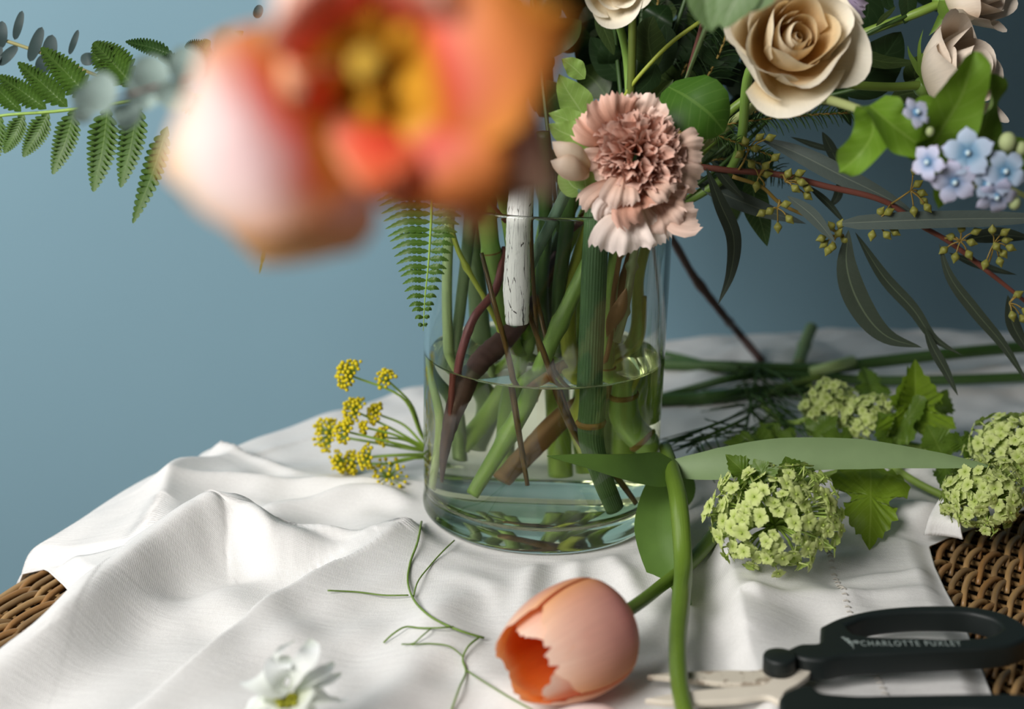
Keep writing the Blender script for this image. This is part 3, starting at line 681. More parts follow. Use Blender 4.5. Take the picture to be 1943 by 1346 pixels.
mb = MB(); tube(mb, [PY(712, 150, YT+.03), PY(740, 170, YT+.10), PY(810, 220, YT+.24), PY(900, 300, .70), PA(965, 420, -.01), PA(985, 560, .0), PA(1000, 640, .01)], .0042, 10); mb.build('stem', G_MID, bt)

# ------------------------------------------------------------------ carnation and its bud
C_IN = petal_mat('carnation_petal_rose', [(0, 'a05a48'), (.5, 'c48a70'), (.8, 'd6a28c'), (1, 'e4b8a6')], [(0, 'b58a62'), (.6, 'd8aa94'), (1, 'e6c0b0')], .12, .6, .16)
C_OUT = petal_mat('carnation_petal_blush', [(0, 'b88a58'), (.4, 'dcae94'), (.75, 'ecc9b6'), (1, 'f2d6c8')], [(0, 'b98e60'), (.5, 'e6c0a8'), (1, 'f0d4c6')], .12, .6, .12)
C_PALE = petal_mat('carnation_petal_pale', [(0, 'b08a4a'), (.3, 'e2c3a4'), (.6, 'f4e2d6'), (1, 'f8e8e0')], None, .1, .6, .08)
YC = .745
car = empty('carnation', PY(1210, 330, YC+.02), 'full blush pink carnation with fringed petals hanging over the vase rim', 'flower')
FAN = prof_pts((0, .10), (.25, .22), (.5, .45), (.75, .82), (.92, 1), (1, .97))
def fringe(n, amt): return np.abs(RNG.standard_normal(n+1))*amt*.5+amt*.6*(np.arange(n+1) % 2)
def cpetal(mat, px, y, hw, N=(0, -1, .2), wr=.1, **k):
    nv = 22; blade('petal', mat, car, px, y, hw, N=N, nu=14, nv=nv, prof=FAN, rnd=.16, tip=fringe(nv, .06), wrinkle=wr, fine=wr*.5, ph=random.uniform(0, 6), **k)
for (px, y, hw, m, N) in [
    ([(1200, 360), (1190, 410), (1182, 450), (1180, 487)], [YC+.012, YC-.004, YC-.010, YC-.006], 66, C_PALE, (0, -1, .35)),
    ([(1205, 360), (1225, 410), (1240, 440), (1250, 470)], [YC+.012, YC+.002, YC-.002, YC+.004], 36, C_PALE, (-.2, -1, .3)),
    ([(1220, 350), (1262, 380), (1295, 400), (1322, 395)], [YC+.014, YC+.004, YC, YC+.006], 52, C_OUT, (-.2, -1, .4)),
    ([(1220, 350), (1250, 395), (1268, 420), (1280, 438)], [YC+.014, YC+.004, YC-.004, YC], 40, C_OUT, (-.2, -1, .3)),
    ([(1225, 320), (1270, 330), (1305, 335), (1330, 345)], [YC+.016, YC+.008, YC+.006, YC+.012], 44, C_OUT, (0, -1, .2)),
    ([(1225, 300), (1275, 290), (1310, 282), (1338, 278)], [YC+.016, YC+.01, YC+.008, YC+.014], 40, C_OUT, (0, -1, .1)),
    ([(1215, 290), (1240, 250), (1262, 232), (1275, 222)], [YC+.018, YC+.012, YC+.008, YC+.01], 40, C_OUT, (0, -1, .2)),
    ([(1205, 290), (1215, 230), (1225, 195), (1230, 172)], [YC+.018, YC+.014, YC+.010, YC+.012], 48, C_OUT, (0, -1, .2)),
    ([(1195, 290), (1175, 240), (1160, 200), (1155, 172)], [YC+.018, YC+.010, YC+.004, YC+.006], 58, C_IN, (.1, -1, .3)),
    ([(1190, 300), (1150, 260), (1125, 235), (1105, 210)], [YC+.018, YC+.010, YC+.006, YC+.01], 48, C_IN, (.2, -1, .2)),
    ([(1185, 320), (1150, 310), (1130, 320), (1112, 330)], [YC+.016, YC+.008, YC+.004, YC+.006], 44, C_OUT, (.3, -1, .1)),
    ([(1190, 340), (1155, 360), (1135, 385), (1125, 400)], [YC+.014, YC+.002, YC-.002, YC+.004], 42, C_OUT, (.3, -1, .2)),
    ([(1190, 350), (1165, 380), (1150, 400), (1150, 422)], [YC+.014, YC+.0, YC-.006, YC-.002], 30, C_PALE, (.3, -1, .2)),
    ([(1200, 340), (1200, 380), (1205, 405), (1215, 420)], [YC+.012, YC-.008, YC-.014, YC-.010], 46, C_IN, (0, -1, .4)),
    ([(1190, 320), (1180, 350), (1175, 378), (1172, 398)], [YC+.010, YC-.010, YC-.015, YC-.012], 40, C_OUT, (.1, -1, .4)),
    ([(1210, 330), (1245, 350), (1265, 362), (1275, 375)], [YC+.010, YC-.006, YC-.008, YC-.004], 34, C_OUT, (0, -1, .4))]:
    cpetal(m, px, y, hw, N)
cc = PY(1205, 300, YC+.012); cax = Vector((.12, -.95, .18)).normalized()
for i in range(46):
    th = i*2.39996; q = math.sqrt((i+.5)/46); b = rot_to(cax) @ Vector((math.cos(th)*q, math.sin(th)*q, 0)); b = Vector(b)
    d = (cax*(1.05-.55*q)+b*.95).normalized(); L = (.024+.006*random.random())*(1-.12*q)
    m = d.cross(cax+Vector((.01, 0, .02))).normalized(); sid = Quaternion(d, random.uniform(-.9, .9)) @ m
    p0 = cc+b*.006
    mb = MB(); leaf(mb, [p0, p0+d*L*.5+cax*.002, p0+d*L], .0085+.003*random.random(), side=sid, nu=10, nv=18, prof=FAN, rnd=.2, tip=fringe(18, .09), wrinkle=.34, fine=.12, curl=random.uniform(-.3, .3), ph=random.uniform(0, 6)); mb.build('petal', C_IN, car)
mb = MB(); tube(mb, [PY(1212, 335, YC+.012), PY(1222, 345, YC+.045), PY(1222, 352, YC+.07)], [.005, .009, .008, .004], 12, 12); mb.build('calyx', G_MID, car)
mb = MB(); tube(mb, [PY(1222, 352, YC+.068), PY(1215, 420, YC+.075), PA(1200, 490, -.025), PA(1192, 545, -.03), PA(1182, 600, -.03), PA(1169, 648, -.03)], .0024, 10, nodes=[(.52, .7), (.8, .5)]); mb.build('stem', G_GREY, car)
sheath(car)
C_BUD = petal_mat('carnation_bud_petal', [(0, 'c2b07a'), (.5, 'e6cdb2'), (1, 'f0dccb')], None, .3, .6, .1, 'd9b79c')
bud = empty('carnation_bud', PY(1105, 340, YC+.03), 'half-open cream carnation bud in its pale green calyx beside the carnation', 'flower bud')
for px, y, hw in (([(1125, 318), (1095, 300), (1070, 285), (1048, 268)], [YC+.006, YC-.008, YC-.010, YC-.006], 24), ([(1122, 322), (1090, 318), (1065, 312), (1045, 305)], [YC+.006, YC-.012, YC-.014, YC-.008], 24), ([(1125, 322), (1100, 325), (1075, 326), (1055, 322)], [YC+.012, YC-.004, YC-.006, YC], 18)):
    blade('petal', C_BUD, bud, px, y, hw, nu=12, nv=8, prof=prof_leaf(.55, .7), curl=-.35)
LG = leaf_mat('carnation_bract', '8fae5a', 'a2b878', 'b9cc90', .25, nv=12, bump=.15)
for px, y, hw in (([(1112, 365), (1085, 352), (1075, 330), (1085, 312)], [YC+.012]*4, 22), ([(1115, 365), (1110, 345), (1112, 325), (1118, 310)], [YC+.004]*4, 20), ([(1118, 366), (1130, 350), (1132, 335), (1126, 318)], [YC+.01]*4, 16)):
    blade('sepal', LG, bud, px, y, hw, nu=12, nv=8, prof=prof_leaf(.4), curl=-.4)
mb = MB(); tube(mb, [PY(1108, 362, YC+.012), PY(1078, 362, YC+.05), PA(1045, 425, -.03), PA(1012, 490, -.02), PA(985, 560, -.01), PA(970, 640, .0)], .0034, 10); mb.build('stem', stem_mat('blue_green_stem', '4b6a52', '7b967c'), bud)
LG2 = leaf_mat('pale_green_leaf', '8cab54', '9db577', 'a9c178', .3)
lv = empty('leaf_sprig', PY(1070, 240, YC+.04), 'pale soft green leaves between the carnation and the big tulip', 'leaves')
for px, y, hw in (([(1120, 240), (1095, 200), (1075, 170), (1060, 140)], [YC+.03]*4, 34), ([(1125, 262), (1095, 240), (1070, 225), (1040, 215)], [YC+.02]*4, 26), ([(1130, 275), (1095, 262), (1065, 250), (1040, 235)], [YC+.012]*4, 30), ([(1110, 150), (1090, 130), (1075, 118), (1065, 112)], [YC+.05]*4, 20)):
    blade('leaf', LG2, lv, px, y, hw, N=(.2, -1, .3), nu=14, nv=8, fold=.2, wave=.1)
twig('stem', G_MID, lv, [(1125, 265), (1128, 330), (1110, 420)], [YC+.03, YC+.06, V0.y-.01], 5)

# ------------------------------------------------------------------ roses
R_CREAM = petal_mat('rose_petal_cream', [(0, 'd09a4a'), (.35, 'e9c58a'), (.65, 'f4e6c8'), (1, 'f6eedc')], [(0, 'e8d8aa'), (.5, 'f3e8d0'), (1, 'f6eede')], .12, .5, .07)
R_GOLD = petal_mat('rose_petal_gold', [(0, 'cf8f3e'), (.5, 'ecc488'), (1, 'f5e2bc')], [(0, 'e0b46c'), (.5, 'f2dcb4'), (1, 'f5e8cc')], .15, .5, .08)
R_BLUSH = petal_mat('rose_petal_blush', [(0, 'd8b98a'), (.5, 'e8d2b8'), (1, 'f0e2d2')], [(0, 'd6c694'), (.3, 'e8d8ba'), (.7, 'efe2d0'), (1, 'f0e0ce')], .1, .5, .10)
def rose(label, c, axis, R, H, mats, layers, spin=0., ruff=.05, group=None):
    root = empty('rose', c, label, 'flower', group); M = Matrix.Translation(c) @ rot_to(axis, spin); k = 0
    for li, (f, n, open_, hh) in enumerate(layers):
        r = R*f
        for i in range(n):
            phi = k*2.4+i*2*pi/n; j = random.uniform(.90, 1.12); hh_ = random.uniform(.92, 1.08)
            prof = [(.08*R*min(1, f*3), 0), (r*.72, .18*H), (r*.98, .5*H*hh), (r*1.0*j+open_*R*.25, .82*H*hh*hh_), (r*1.0*j+open_*R*.9, .95*H*hh*hh_*(1-.10*max(0, open_)))]
            mb = MB(); rev_petal(mb, M, prof, phi, 2.3/n+.42+(.25 if f < .4 else 0), 14, 14, .16 if f > .35 else .05, None, ruff*(.5+f), random.uniform(1, 2), random.uniform(0, 6))
            mb.build('petal', mats[0] if f < .55 else mats[1], root)
        k += 1
    return root, M
LAY = [(.11, 2, -.05, .80), (.22, 3, -.06, .88), (.35, 3, -.03, .96), (.52, 4, .0, 1.03), (.74, 4, .10, 1.0), (.98, 5, .26, .88)]
c = PY(1486, 96, .775)
rs, M = rose('cream garden rose facing out, its heart warm gold', c, Vector((.06, -.86, .30)), .031, .042, (R_GOLD, R_CREAM), LAY, .4, .11)
mb = MB(); tube(mb, [c, c+Vector((-.01, .03, -.01)), PA(1380, 330, .0), PA(1240, 420, .01), PA(1160, 500, .02)], .003, 8); mb.build('stem', G_MID, rs)
SEP = leaf_mat('rose_sepal', '6f8f3a', '7f9a52', None, .25)
def side_rose(label, basepx, y, tippx, R, stempx, sy, sep):
    b = PY(*basepx, y); ax = (PY(*tippx, y-.02)-b); H = ax.length
    root, M = rose(label, b, ax, R, H, (R_BLUSH, R_BLUSH), [(.25, 3, 0, 1.0), (.5, 3, .0, 1.02), (.75, 4, .05, 1.0), (1.0, 5, .16, .96)], random.random(), .10)
    mb = MB(); ball(mb, b-ax.normalized()*.004, .0062, 12, 8); mb.build('hip', G_MID, root)
    for px, hw in sep: blade('sepal', SEP, root, px, y-.012, hw, nu=12, nv=6, prof=prof_leaf(.25), curl=.2)
    yy = [y]*(len(stempx)-len(sy))+list(sy)
    twig('stem', stem_mat('rose_stem', '5d7a2a', '8aa348'), root, stempx, yy, 8.5, 10)
    return root
side_rose('cream rose in profile held level behind the blue flowers', (1764, 160), .83, (1866, 122), .0265, [(1762, 160), (1700, 165), (1640, 163), (1560, 155), (1450, 170), (1300, 300), (1200, 430), (1150, 540)], [.83, .83, .83, .83, .84, V0.y, V0.y, V0.y],
          [([(1752, 165), (1745, 120), (1745, 80), (1752, 55)], 5), ([(1752, 150), (1735, 120), (1725, 100), (1722, 85)], 6), ([(1760, 175), (1752, 140), (1748, 100), (1745, 128)], 4)])
side_rose('cream rose at the top edge with a broad green sepal beneath', (1800, -4), .86, (1892, -34), .0215, [(1795, 2), (1740, 25), (1660, 55), (1590, 85), (1500, 150), (1330, 290), (1210, 430), (1140, 540)], [.86, .86, .87, .88, .90, V0.y+.015, V0.y+.015, V0.y+.03],
          [([(1782, 0), (1796, 24), (1822, 36), (1858, 24)], 15), ([(1790, 20), (1782, 40), (1772, 56), (1762, 68)], 7)])
c = PY(1160, -38, .80)
rs, M = rose('pale cream blossom peeping in at the top edge above the carnation', c, Vector((.1, -.9, -.2)), .016, .018, (R_CREAM, R_CREAM), [(.4, 3, 0, 1), (.7, 4, .1, 1), (1, 5, .3, .9)], .2)
twig('stem', G_MID, rs, [(1158, -10), (1190, 120), (1190, 300), (1170, 440)], [.82, .86, V0.y, V0.y], 8)
# lilac flower at the top edge
LIL = petal_mat('lilac_petal', [(0, '9c86a8'), (.6, 'c3b2cc'), (1, 'd8cbdc')], None, .3, .6, .1)
ll = empty('lilac_flower', PY(1600, 0, .80), 'lilac flower with narrow fringed petals beside the cream rose', 'flower')
for i, (x, y_, q) in enumerate(((1602, 55, 8), (1618, 48, 9), (1632, 46, 8), (1640, 22, 8), (1645, 12, 8), (1625, 30, 9), (1590, 35, 8), (1635, -10, 9), (1600, 20, 9), (1640, 36, 6))):
    blade('petal', LIL, ll, [(1592, -20), ((1592+x)/2+3, (y_-20)/2), (x, y_)], [.81, .795, .79-.002*i], q, nu=10, nv=8, prof=prof_pts((0, .3), (.6, .8), (.9, 1), (1, .7)), tip=fringe(8, .08), wave=.2)
twig('stem', G_DEEP, ll, [(1592, -18), (1540, 120), (1350, 330), (1200, 430), (1130, 560)], [.815, .86, V0.y, V0.y, V0.y+.01], 4)
# ------------------------------------------------------------------ ferns
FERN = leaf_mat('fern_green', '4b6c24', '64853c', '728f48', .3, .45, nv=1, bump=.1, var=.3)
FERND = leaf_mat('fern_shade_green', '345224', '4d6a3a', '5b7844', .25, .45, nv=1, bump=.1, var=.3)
def pinna(root, mat, px, y, hw, n=15, N=(0, -1, .3), cut=.52, **k):
    base = prof_leaf(.22, .8)
    def pr(u): return base(u)*((1-cut)+cut*np.abs(np.sin(pi*u*n))**.55*np.where(u > .9, 1, 1))+.04
    yy = y if isinstance(y, (list, tuple)) else [y]*len(px)
    P = [PY(p[0], p[1], d) for p, d in zip(px, yy)]; mb = MB()
    C = spl(P, 24); C = [Vector(q) for q in C]
    m0 = MB(); leaf(m0, P, hw*scl(P[0]), N=N, nu=n*6, nv=6, prof=pr, **k)
    V = np.concatenate(m0.v); T = nrm(np.array(P[-1])-np.array(P[0])); wv = np.concatenate(m0.w); uv = np.concatenate(m0.u)
    V = V+T*(np.abs(wv)*hw*scl(P[0])*.55*base(uv))[:, None]       # lobes lean towards the tip
    mb.add(V, m0.f, uv, wv); return mb.build('pinna', mat, root)
fe = empty('fern_frond', PY(330, 190, .86), 'long green fern frond reaching out flat beside the silvery eucalyptus leaves', 'fern')
twig('midrib', G_LIME, fe, [(900, 330), (600, 240), (420, 190), (300, 185), (200, 200), (100, 212), (0, 220), (-90, 238)], [V0.y-.01, .86, .86, .86, .86, .86, .86, .86], [5, 5, 4.5, 4, 4, 3.5, 3, 2.5])
for b, t, hw, m in (((2, 220), (-25, 330), 17, FERN), ((45, 216), (8, 291), 18, FERN), ((92, 213), (44, 298), 20, FERN), ((142, 207), (100, 331), 22, FERN), ((205, 200), (177, 364), 27, FERN), ((262, 190), (229, 356), 25, FERN), ((318, 240), (252, 424), 20, FERN), ((-45, 228), (-80, 320), 16, FERN),
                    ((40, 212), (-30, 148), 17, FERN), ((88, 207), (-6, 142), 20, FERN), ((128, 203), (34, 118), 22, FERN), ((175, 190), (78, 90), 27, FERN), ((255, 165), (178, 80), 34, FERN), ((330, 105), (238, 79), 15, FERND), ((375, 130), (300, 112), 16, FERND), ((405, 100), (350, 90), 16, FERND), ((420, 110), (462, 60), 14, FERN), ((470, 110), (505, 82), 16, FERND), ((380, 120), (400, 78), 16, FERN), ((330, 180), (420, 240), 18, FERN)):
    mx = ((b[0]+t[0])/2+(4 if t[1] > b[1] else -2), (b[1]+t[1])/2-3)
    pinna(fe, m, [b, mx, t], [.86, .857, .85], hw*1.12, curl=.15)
fe2 = empty('fern_frond', PY(815, 395, .775), 'small fern frond tip hanging down along the glass wall', 'fern')
ax = spl([(822, 330, 0), (818, 420, 0), (813, 500, 0), (806, 570, 0), (803, 628, 0)], 60)
twig('midrib', G_LIME, fe2, [(835, 250), (822, 330), (818, 420), (813, 500), (806, 570), (803, 628)], .772, [3.2, 3, 2.6, 2, 1.4, .6])
for i in range(21):
    t = (i+.5)/21; x, y_ = ax[int(t*59)][:2]; L = 112*(1-t)**.85+5
    for s_ in (-1, 1):
        LL = L if s_ < 0 else L*.62
        pinna(fe2, FERN, [(x, y_), (x+s_*LL*.55, y_+LL*.02-2), (x+s_*LL, y_+LL*(.16 if s_ < 0 else .10))], [.772, .77, .772], 8.5*(1-.5*t), n=7, cut=.35)
fe3 = empty('fern_frond', PY(520, 440, .86), 'fern tip turning yellow, just poking out beneath the big tulip', 'fern')
pinna(fe3, leaf_mat('yellowing_fern', '8a8428', '9a9440', None, .3), [(560, 330), (515, 430), (492, 520)], .87, 9, n=9)
twig('midrib', G_LIME, fe3, [(900, 360), (700, 330), (560, 330)], [V0.y, .86, .87], 2.4)

# ------------------------------------------------------------------ silver-dollar eucalyptus
SILV = leaf_mat('silver_leaf', '9fb3ac', 'b9c4c0', None, .2, .6, nv=1, bump=.05, var=.18)
SILD = leaf_mat('dark_eucalyptus_leaf', '3f5050', '4d5f5e', None, .15, .55, nv=6, bump=.1)
eu = empty('eucalyptus_sprig', PY(300, 160, .53), 'blurred silvery round-leaved eucalyptus sprig close to the camera beside the big tulip', 'eucalyptus')
YE = .53
twig('stem', PURP, eu, [(150, 205), (215, 190), (290, 165), (380, 140), (470, 105), (620, 130), (860, 300), (960, 420)], [YE, YE, YE, YE, YE, .60, .78, V0.y-.03], [2.5, 3, 4, 4, 4, 5, 6, 6])
def round_leaf(root, mat, c, r, y, ang, tilt=0., el=1.15, cup=.2):
    a = math.radians(ang); d = (math.cos(a), -math.sin(a))
    px = [(c[0]-d[0]*r*el, c[1]-d[1]*r*el), (c[0], c[1]), (c[0]+d[0]*r*el, c[1]+d[1]*r*el)]
    blade('leaf', mat, root, px, [y, y-.002, y], r, N=(math.sin(tilt), -math.cos(tilt), .15), nu=14, nv=10, prof=prof_round, curl=cup)
for c, r, ang, ti, el in (((190, 175), 31, 75, .2, 1.3), ((152, 182), 16, 60, .8, 1.2), ((158, 212), 20, 250, .6, 1.2), ((275, 168), 34, 60, .1, 1.2), ((240, 218), 30, 300, .6, .9), ((285, 140), 36, 80, .3, 1.0), ((352, 122), 31, 80, .2, 1.15), ((432, 82), 32, 70, .2, 1.1), ((478, 108), 28, 20, .4, 1.2), ((330, 180), 30, 200, .9, 1.1), ((400, 120), 22, 60, .8, 1.1)):
    round_leaf(eu, SILV, c, r, YE-.004*math.cos(ang), ang, ti, el)
OLIVE0 = stem_mat('straw_stem', '8f8a52', 'b3ac78')
eu2 = empty('eucalyptus_sprig', PY(60, 90, .88), 'dark small-leaved eucalyptus sprig with a yellow stem in the upper corner', 'eucalyptus')
twig('stem', OLIVE0, eu2, [(-60, 58), (0, 74), (60, 94), (110, 112), (200, 150), (420, 190), (800, 320), (930, 420)], [.88, .88, .88, .88, .885, .88, .86, V0.y+.03], 3.4)
for c, r, ang, el in (((2, 66), 12, 85, 2.2), ((-12, 106), 14, 60, 1.8), ((35, 48), 8, 75, 3.6), ((15, 105), 10, 45, 2.6), ((68, 84), 11, 70, 3.2), ((94, 96), 14, 80, 2.2), ((82, 122), 14, 75, 1.4), ((140, 80), 6, 70, 4.2), ((168, 112), 12, 10, 1.3), ((182, 100), 5, 80, 5), ((490, 22), 9, 70, 1.5)):
    round_leaf(eu2, SILD, c, r, .88, ang, .2, el, .1)

# ------------------------------------------------------------------ seeded eucalyptus with long grey leaves and gum nuts
EGREY = leaf_mat('long_grey_leaf', '5c6862', '6d7972', '8d9686', .12, .5, nv=26, bump=.06, var=.15, veinw=.05, lat_=.08)
EDARK = leaf_mat('long_dark_leaf', '3a4438', '47524a', '6d7a60', .12, .5, nv=26, bump=.06, var=.15, veinw=.06, lat_=.08)
EGRN = leaf_mat('long_green_leaf', '4a6535', '566f45', '86a065', .25, .5, nv=14, bump=.12, veinw=.05)
RED = stem_mat('red_eucalyptus_branch', '5e342a', '8f5548', rough=.45)
OLIVE = stem_mat('olive_twig', '83692c', 'a98f46', rough=.5)
se = empty('eucalyptus_branch', PY(1400, 325, .86), 'seeded eucalyptus branch with narrow grey leaves and round green gum nuts', 'eucalyptus')
YS = .835
BR = [(1080, 440), (1170, 365), (1245, 322), (1400, 325), (1480, 332), (1560, 352), (1690, 388), (1750, 430), (1790, 452), (1870, 512), (1930, 560), (1990, 610)]
twig('branch', RED, se, BR, [V0.y, V0.y-.01, V0.y-.01]+[YS]*9, [6, 6, 5.5, 6, 6, 6, 6, 5.5, 5, 5, 4, 3], 10)
twig('branch', OLIVE, se, [(1390, 335), (1450, 358), (1475, 382), (1540, 415), (1600, 448)], YS-.004, [4, 3.5, 3.5, 3, 2])
LONG = prof_leaf(.42, .9); STRAP = prof_pts((0, .3), (.08, .8), (.3, 1), (.7, .95), (.9, .6), (1, .05))
for m, px, y, hw, N, tw in ((EGREY, [(1440, 262), (1500, 285), (1600, 335), (1700, 385), (1745, 412)], [YS+.03, YS+.02, YS+.01, YS+.006, YS+.006], 20, (0, -1, .5), .2), (EGREY, [(1300, 326), (1360, 362), (1430, 392), (1530, 425)], YS+.012, 19, (0, -1, .5), .1), (EGREY, [(1598, 424), (1680, 420), (1800, 416), (1985, 414)], YS-.012, 17, (0, -1, .2), .1),
        (EDARK, [(1340, 318), (1366, 385), (1392, 450), (1386, 520), (1362, 580)], YS-.006, 15, (.2, -1, .1), .5), (EDARK, [(1610, 436), (1606, 500), (1628, 572), (1682, 638), (1750, 660)], YS-.006, 24, (-.2, -1, .2), .2), (EDARK, [(1622, 440), (1680, 530), (1735, 590), (1770, 640), (1828, 676)], YS+.0, 13, (.3, -1, .5), .6),
        (EDARK, [(1752, 618), (1770, 660), (1795, 705), (1818, 752)], YS-.004, 10, (.2, -1, .2), .3), (EDARK, [(1782, 462), (1800, 520), (1850, 590), (1900, 650), (1955, 735)], YS-.004, 12, (-.4, -1, .2), .3), (EGREY, [(1494, 372), (1540, 408), (1586, 462)], YS-.02, 13, (.1, -1, .2), .2), (EDARK, [(1530, 350), (1570, 385), (1608, 430)], YS+.01, 7, (.2, -1, .3), .3),
        (EGRN, [(1428, 322), (1432, 380), (1446, 430), (1456, 468)], YS+.025, 26, (0, -1, .2), .2), (EDARK, [(1830, 455), (1890, 446), (1960, 452)], YS+.01, 15, (0, -1, .3), 0), (EDARK, [(1912, 560), (1920, 610), (1960, 680)], YS, 14, (.2, -1, .3), .2), (EDARK, [(1350, 305), (1380, 345), (1412, 378)], YS+.0, 10, (.2, -1, .2), .4), (EDARK, [(1560, 250), (1585, 300), (1600, 330)], YS+.03, 11, (.1, -1, .2), .2), (EDARK, [(1590, 345), (1590, 370), (1572, 395)], YS+.02, 9, (.1, -1, .2), .2),
        (EDARK, [(1800, 480), (1850, 500), (1900, 515), (1930, 522)], YS+.01, 8, (.1, -1, .3), .2), (EDARK, [(1500, 260), (1560, 280), (1620, 292)], YS+.03, 6, (.1, -1, .5), .2)):
    blade('leaf', m, se, px, y, hw, N=N, nu=26, nv=8, prof=LONG if hw != 17 else STRAP, fold=.18, twist=tw, curl=-.1)
NUTM = stem_mat('gum_nut_green', '74762c', '9d9a4c', rough=.5, stripe=4)
NUTS = {(1440, 335): [(1427, 313), (1452, 316), (1453, 331), (1470, 300), (1436, 352)], (1490, 345): [(1495, 331), (1516, 329), (1509, 341), (1508, 357), (1531, 357), (1531, 371), (1520, 346)], (1475, 395): [(1490, 388), (1447, 404), (1476, 430), (1497, 415), (1462, 400)], (1588, 448): [(1578, 430), (1594, 427), (1565, 462), (1580, 467), (1590, 444), (1602, 455), (1572, 474), (1560, 452)],
        (1660, 425): [(1655, 445), (1682, 445), (1697, 440), (1685, 403), (1670, 403)], (1728, 362): [(1735, 325), (1740, 350), (1752, 381), (1759, 393), (1734, 399), (1748, 366)], (1822, 458): [(1826, 420), (1824, 435), (1806, 450), (1850, 440), (1842, 460), (1792, 474), (1813, 487), (1838, 482)], (1886, 462): [(1883, 438), (1905, 442), (1908, 456), (1890, 467), (1903, 480), (1897, 495), (1870, 500), (1916, 470)], (1915, 575): [(1921, 598), (1940, 604), (1930, 560), (1946, 590)],
        (1420, 285): [(1405, 292), (1432, 282), (1440, 262), (1460, 262), (1415, 270)]}
brn = np.array(BR+[(1450, 358), (1475, 382), (1540, 415), (1600, 448)], float)
for k_, (cn, lst) in enumerate(NUTS.items()):
    j = brn[np.argmin(np.hypot(brn[:, 0]-cn[0], brn[:, 1]-cn[1]))]
    y0 = YS-.006-.004*(k_ % 3)
    twig('twig', OLIVE, se, [tuple(j), ((j[0]+cn[0])/2+3, (j[1]+cn[1])/2-2), cn], [YS, y0, y0], [2.4, 2, 1.8], 6, n=8)
    for q, (x, y_) in enumerate(lst):
        yq = y0-.003+.0025*(q % 3); p = PY(x, y_, yq); s_ = scl(p)
        d = Vector((x-cn[0], 0, -(y_-cn[1]))); d = (d.normalized()+Vector((0, -.25, -.15))).normalized()
        mb = MB(); tube(mb, [p-d*s_*8, p-d*s_*7, p-d*s_*4.5, p, p+d*s_*4, p+d*s_*6.5, p+d*s_*9, p+d*s_*14], [s_*2, s_*4.5, s_*7, s_*8.2, s_*7, s_*4.6, s_*2.4, s_*.5], 14, 26)
        n_ = mb.build('gum_nut', NUTM, se)
        mb = MB(); tube(mb, [PY(cn[0], cn[1], y0), (PY(cn[0], cn[1], y0)+p)/2+Vector((0, 0, .001)), p-d*s_*8], [s_*1.6, s_*1.4, s_*1.6], 5, 7); mb.build('twig', OLIVE, se)

# ------------------------------------------------------------------ needle greenery and leafy branches inside the bouquet
NEED = plain_mat('needle_green', '42602a', .5, .3, .35, 120, .2); NEEDD = plain_mat('dark_needle_green', '2c4520', .5, .3, .35, 120, .2)
def needles(label, px, y, L, n, mat=NEED, tail=None, sp=.9):
    yy = y if isinstance(y, (list, tuple)) else [y]*len(px)
    P = [PY(a_, b_, d) for (a_, b_), d in zip(px, yy)]; s_ = scl(P[0])
    root = empty('needle_sprig', P[0], label, 'greenery')
    mb = MB(); tube(mb, ([tail] if tail is not None else [])+P, s_*2.4, 6); mb.build('stem', OLIVE, root)
    C = spl(P, n); T = nrm(np.gradient(C, axis=0)); mb = MB()
    for i in range(n):
        a = i*2.4; B = nrm(np.cross(T[i], [0, -1, .2])); N_ = np.cross(B, T[i])
        d = T[i]*.55+B*math.cos(a)+N_*math.sin(a)*sp; d = nrm(d); l = L*s_*random.uniform(.7, 1.1)*(1 if i < n*.85 else .6)
        e = C[i]+d*l+np.array([0, 0, -.12*l]); m = C[i]+d*l*.55+np.array([0, 0, .04*l])
        tube(mb, [C[i], m, e], [s_*1.3, s_*1.3, s_*.5], 4, 4, cap=False)
    mb.build('needles', mat, root, kind='stuff')
VC = PA(1100, 410, 0)
for i, (lab, px, y, L, n, m) in enumerate([
    ('needle-leaved sprig pointing level below the rose stem', [(1380, 236), (1450, 226), (1540, 218), (1612, 214)], .84, 34, 90, NEED),
    ('short needle sprig ending in a bright tip above the gum nuts', [(1340, 250), (1390, 268), (1440, 286), (1472, 300)], .83, 20, 80, NEED),
    ('feathery sprig behind the round rose leaf', [(1290, 250), (1330, 170), (1370, 90), (1400, -20)], .88, 60, 110, NEEDD),
    ('feathery sprig rising behind the brown twig', [(1240, 260), (1290, 150), (1330, 60), (1340, -40)], .90, 60, 110, NEEDD),
    ('feathery sprig crossing under the cream rose', [(1330, 290), (1400, 230), (1480, 190), (1560, 150)], .90, 55, 110, NEEDD),
    ('drooping feathery sprig above the long grey leaf', [(1330, 310), (1390, 300), (1440, 310), (1490, 340)], .875, 40, 80, NEEDD),
    ('feathery sprig standing behind the carnation', [(1190, 330), (1220, 230), (1240, 120), (1250, -30)], .92, 60, 100, NEEDD)]):
    needles(lab, px, y, L, n, m, VC)
ROSEL = leaf_mat('rose_leaf', '3f6420', '607a44', '5f8038', .22, .38, nv=8, bump=.3, var=.15)
DLEAF = leaf_mat('dark_leaf', '1f3418', '33482c', '33492a', .2, .42, nv=8, bump=.25)
OLEAF = leaf_mat('olive_leaf', '36481f', '4c5e34', '556838', .25, .5, nv=8, bump=.2)
GREYL = leaf_mat('grey_green_leaf', '6f8a58', '8d9f7c', 'a2b090', .25, .5, nv=6, bump=.15)
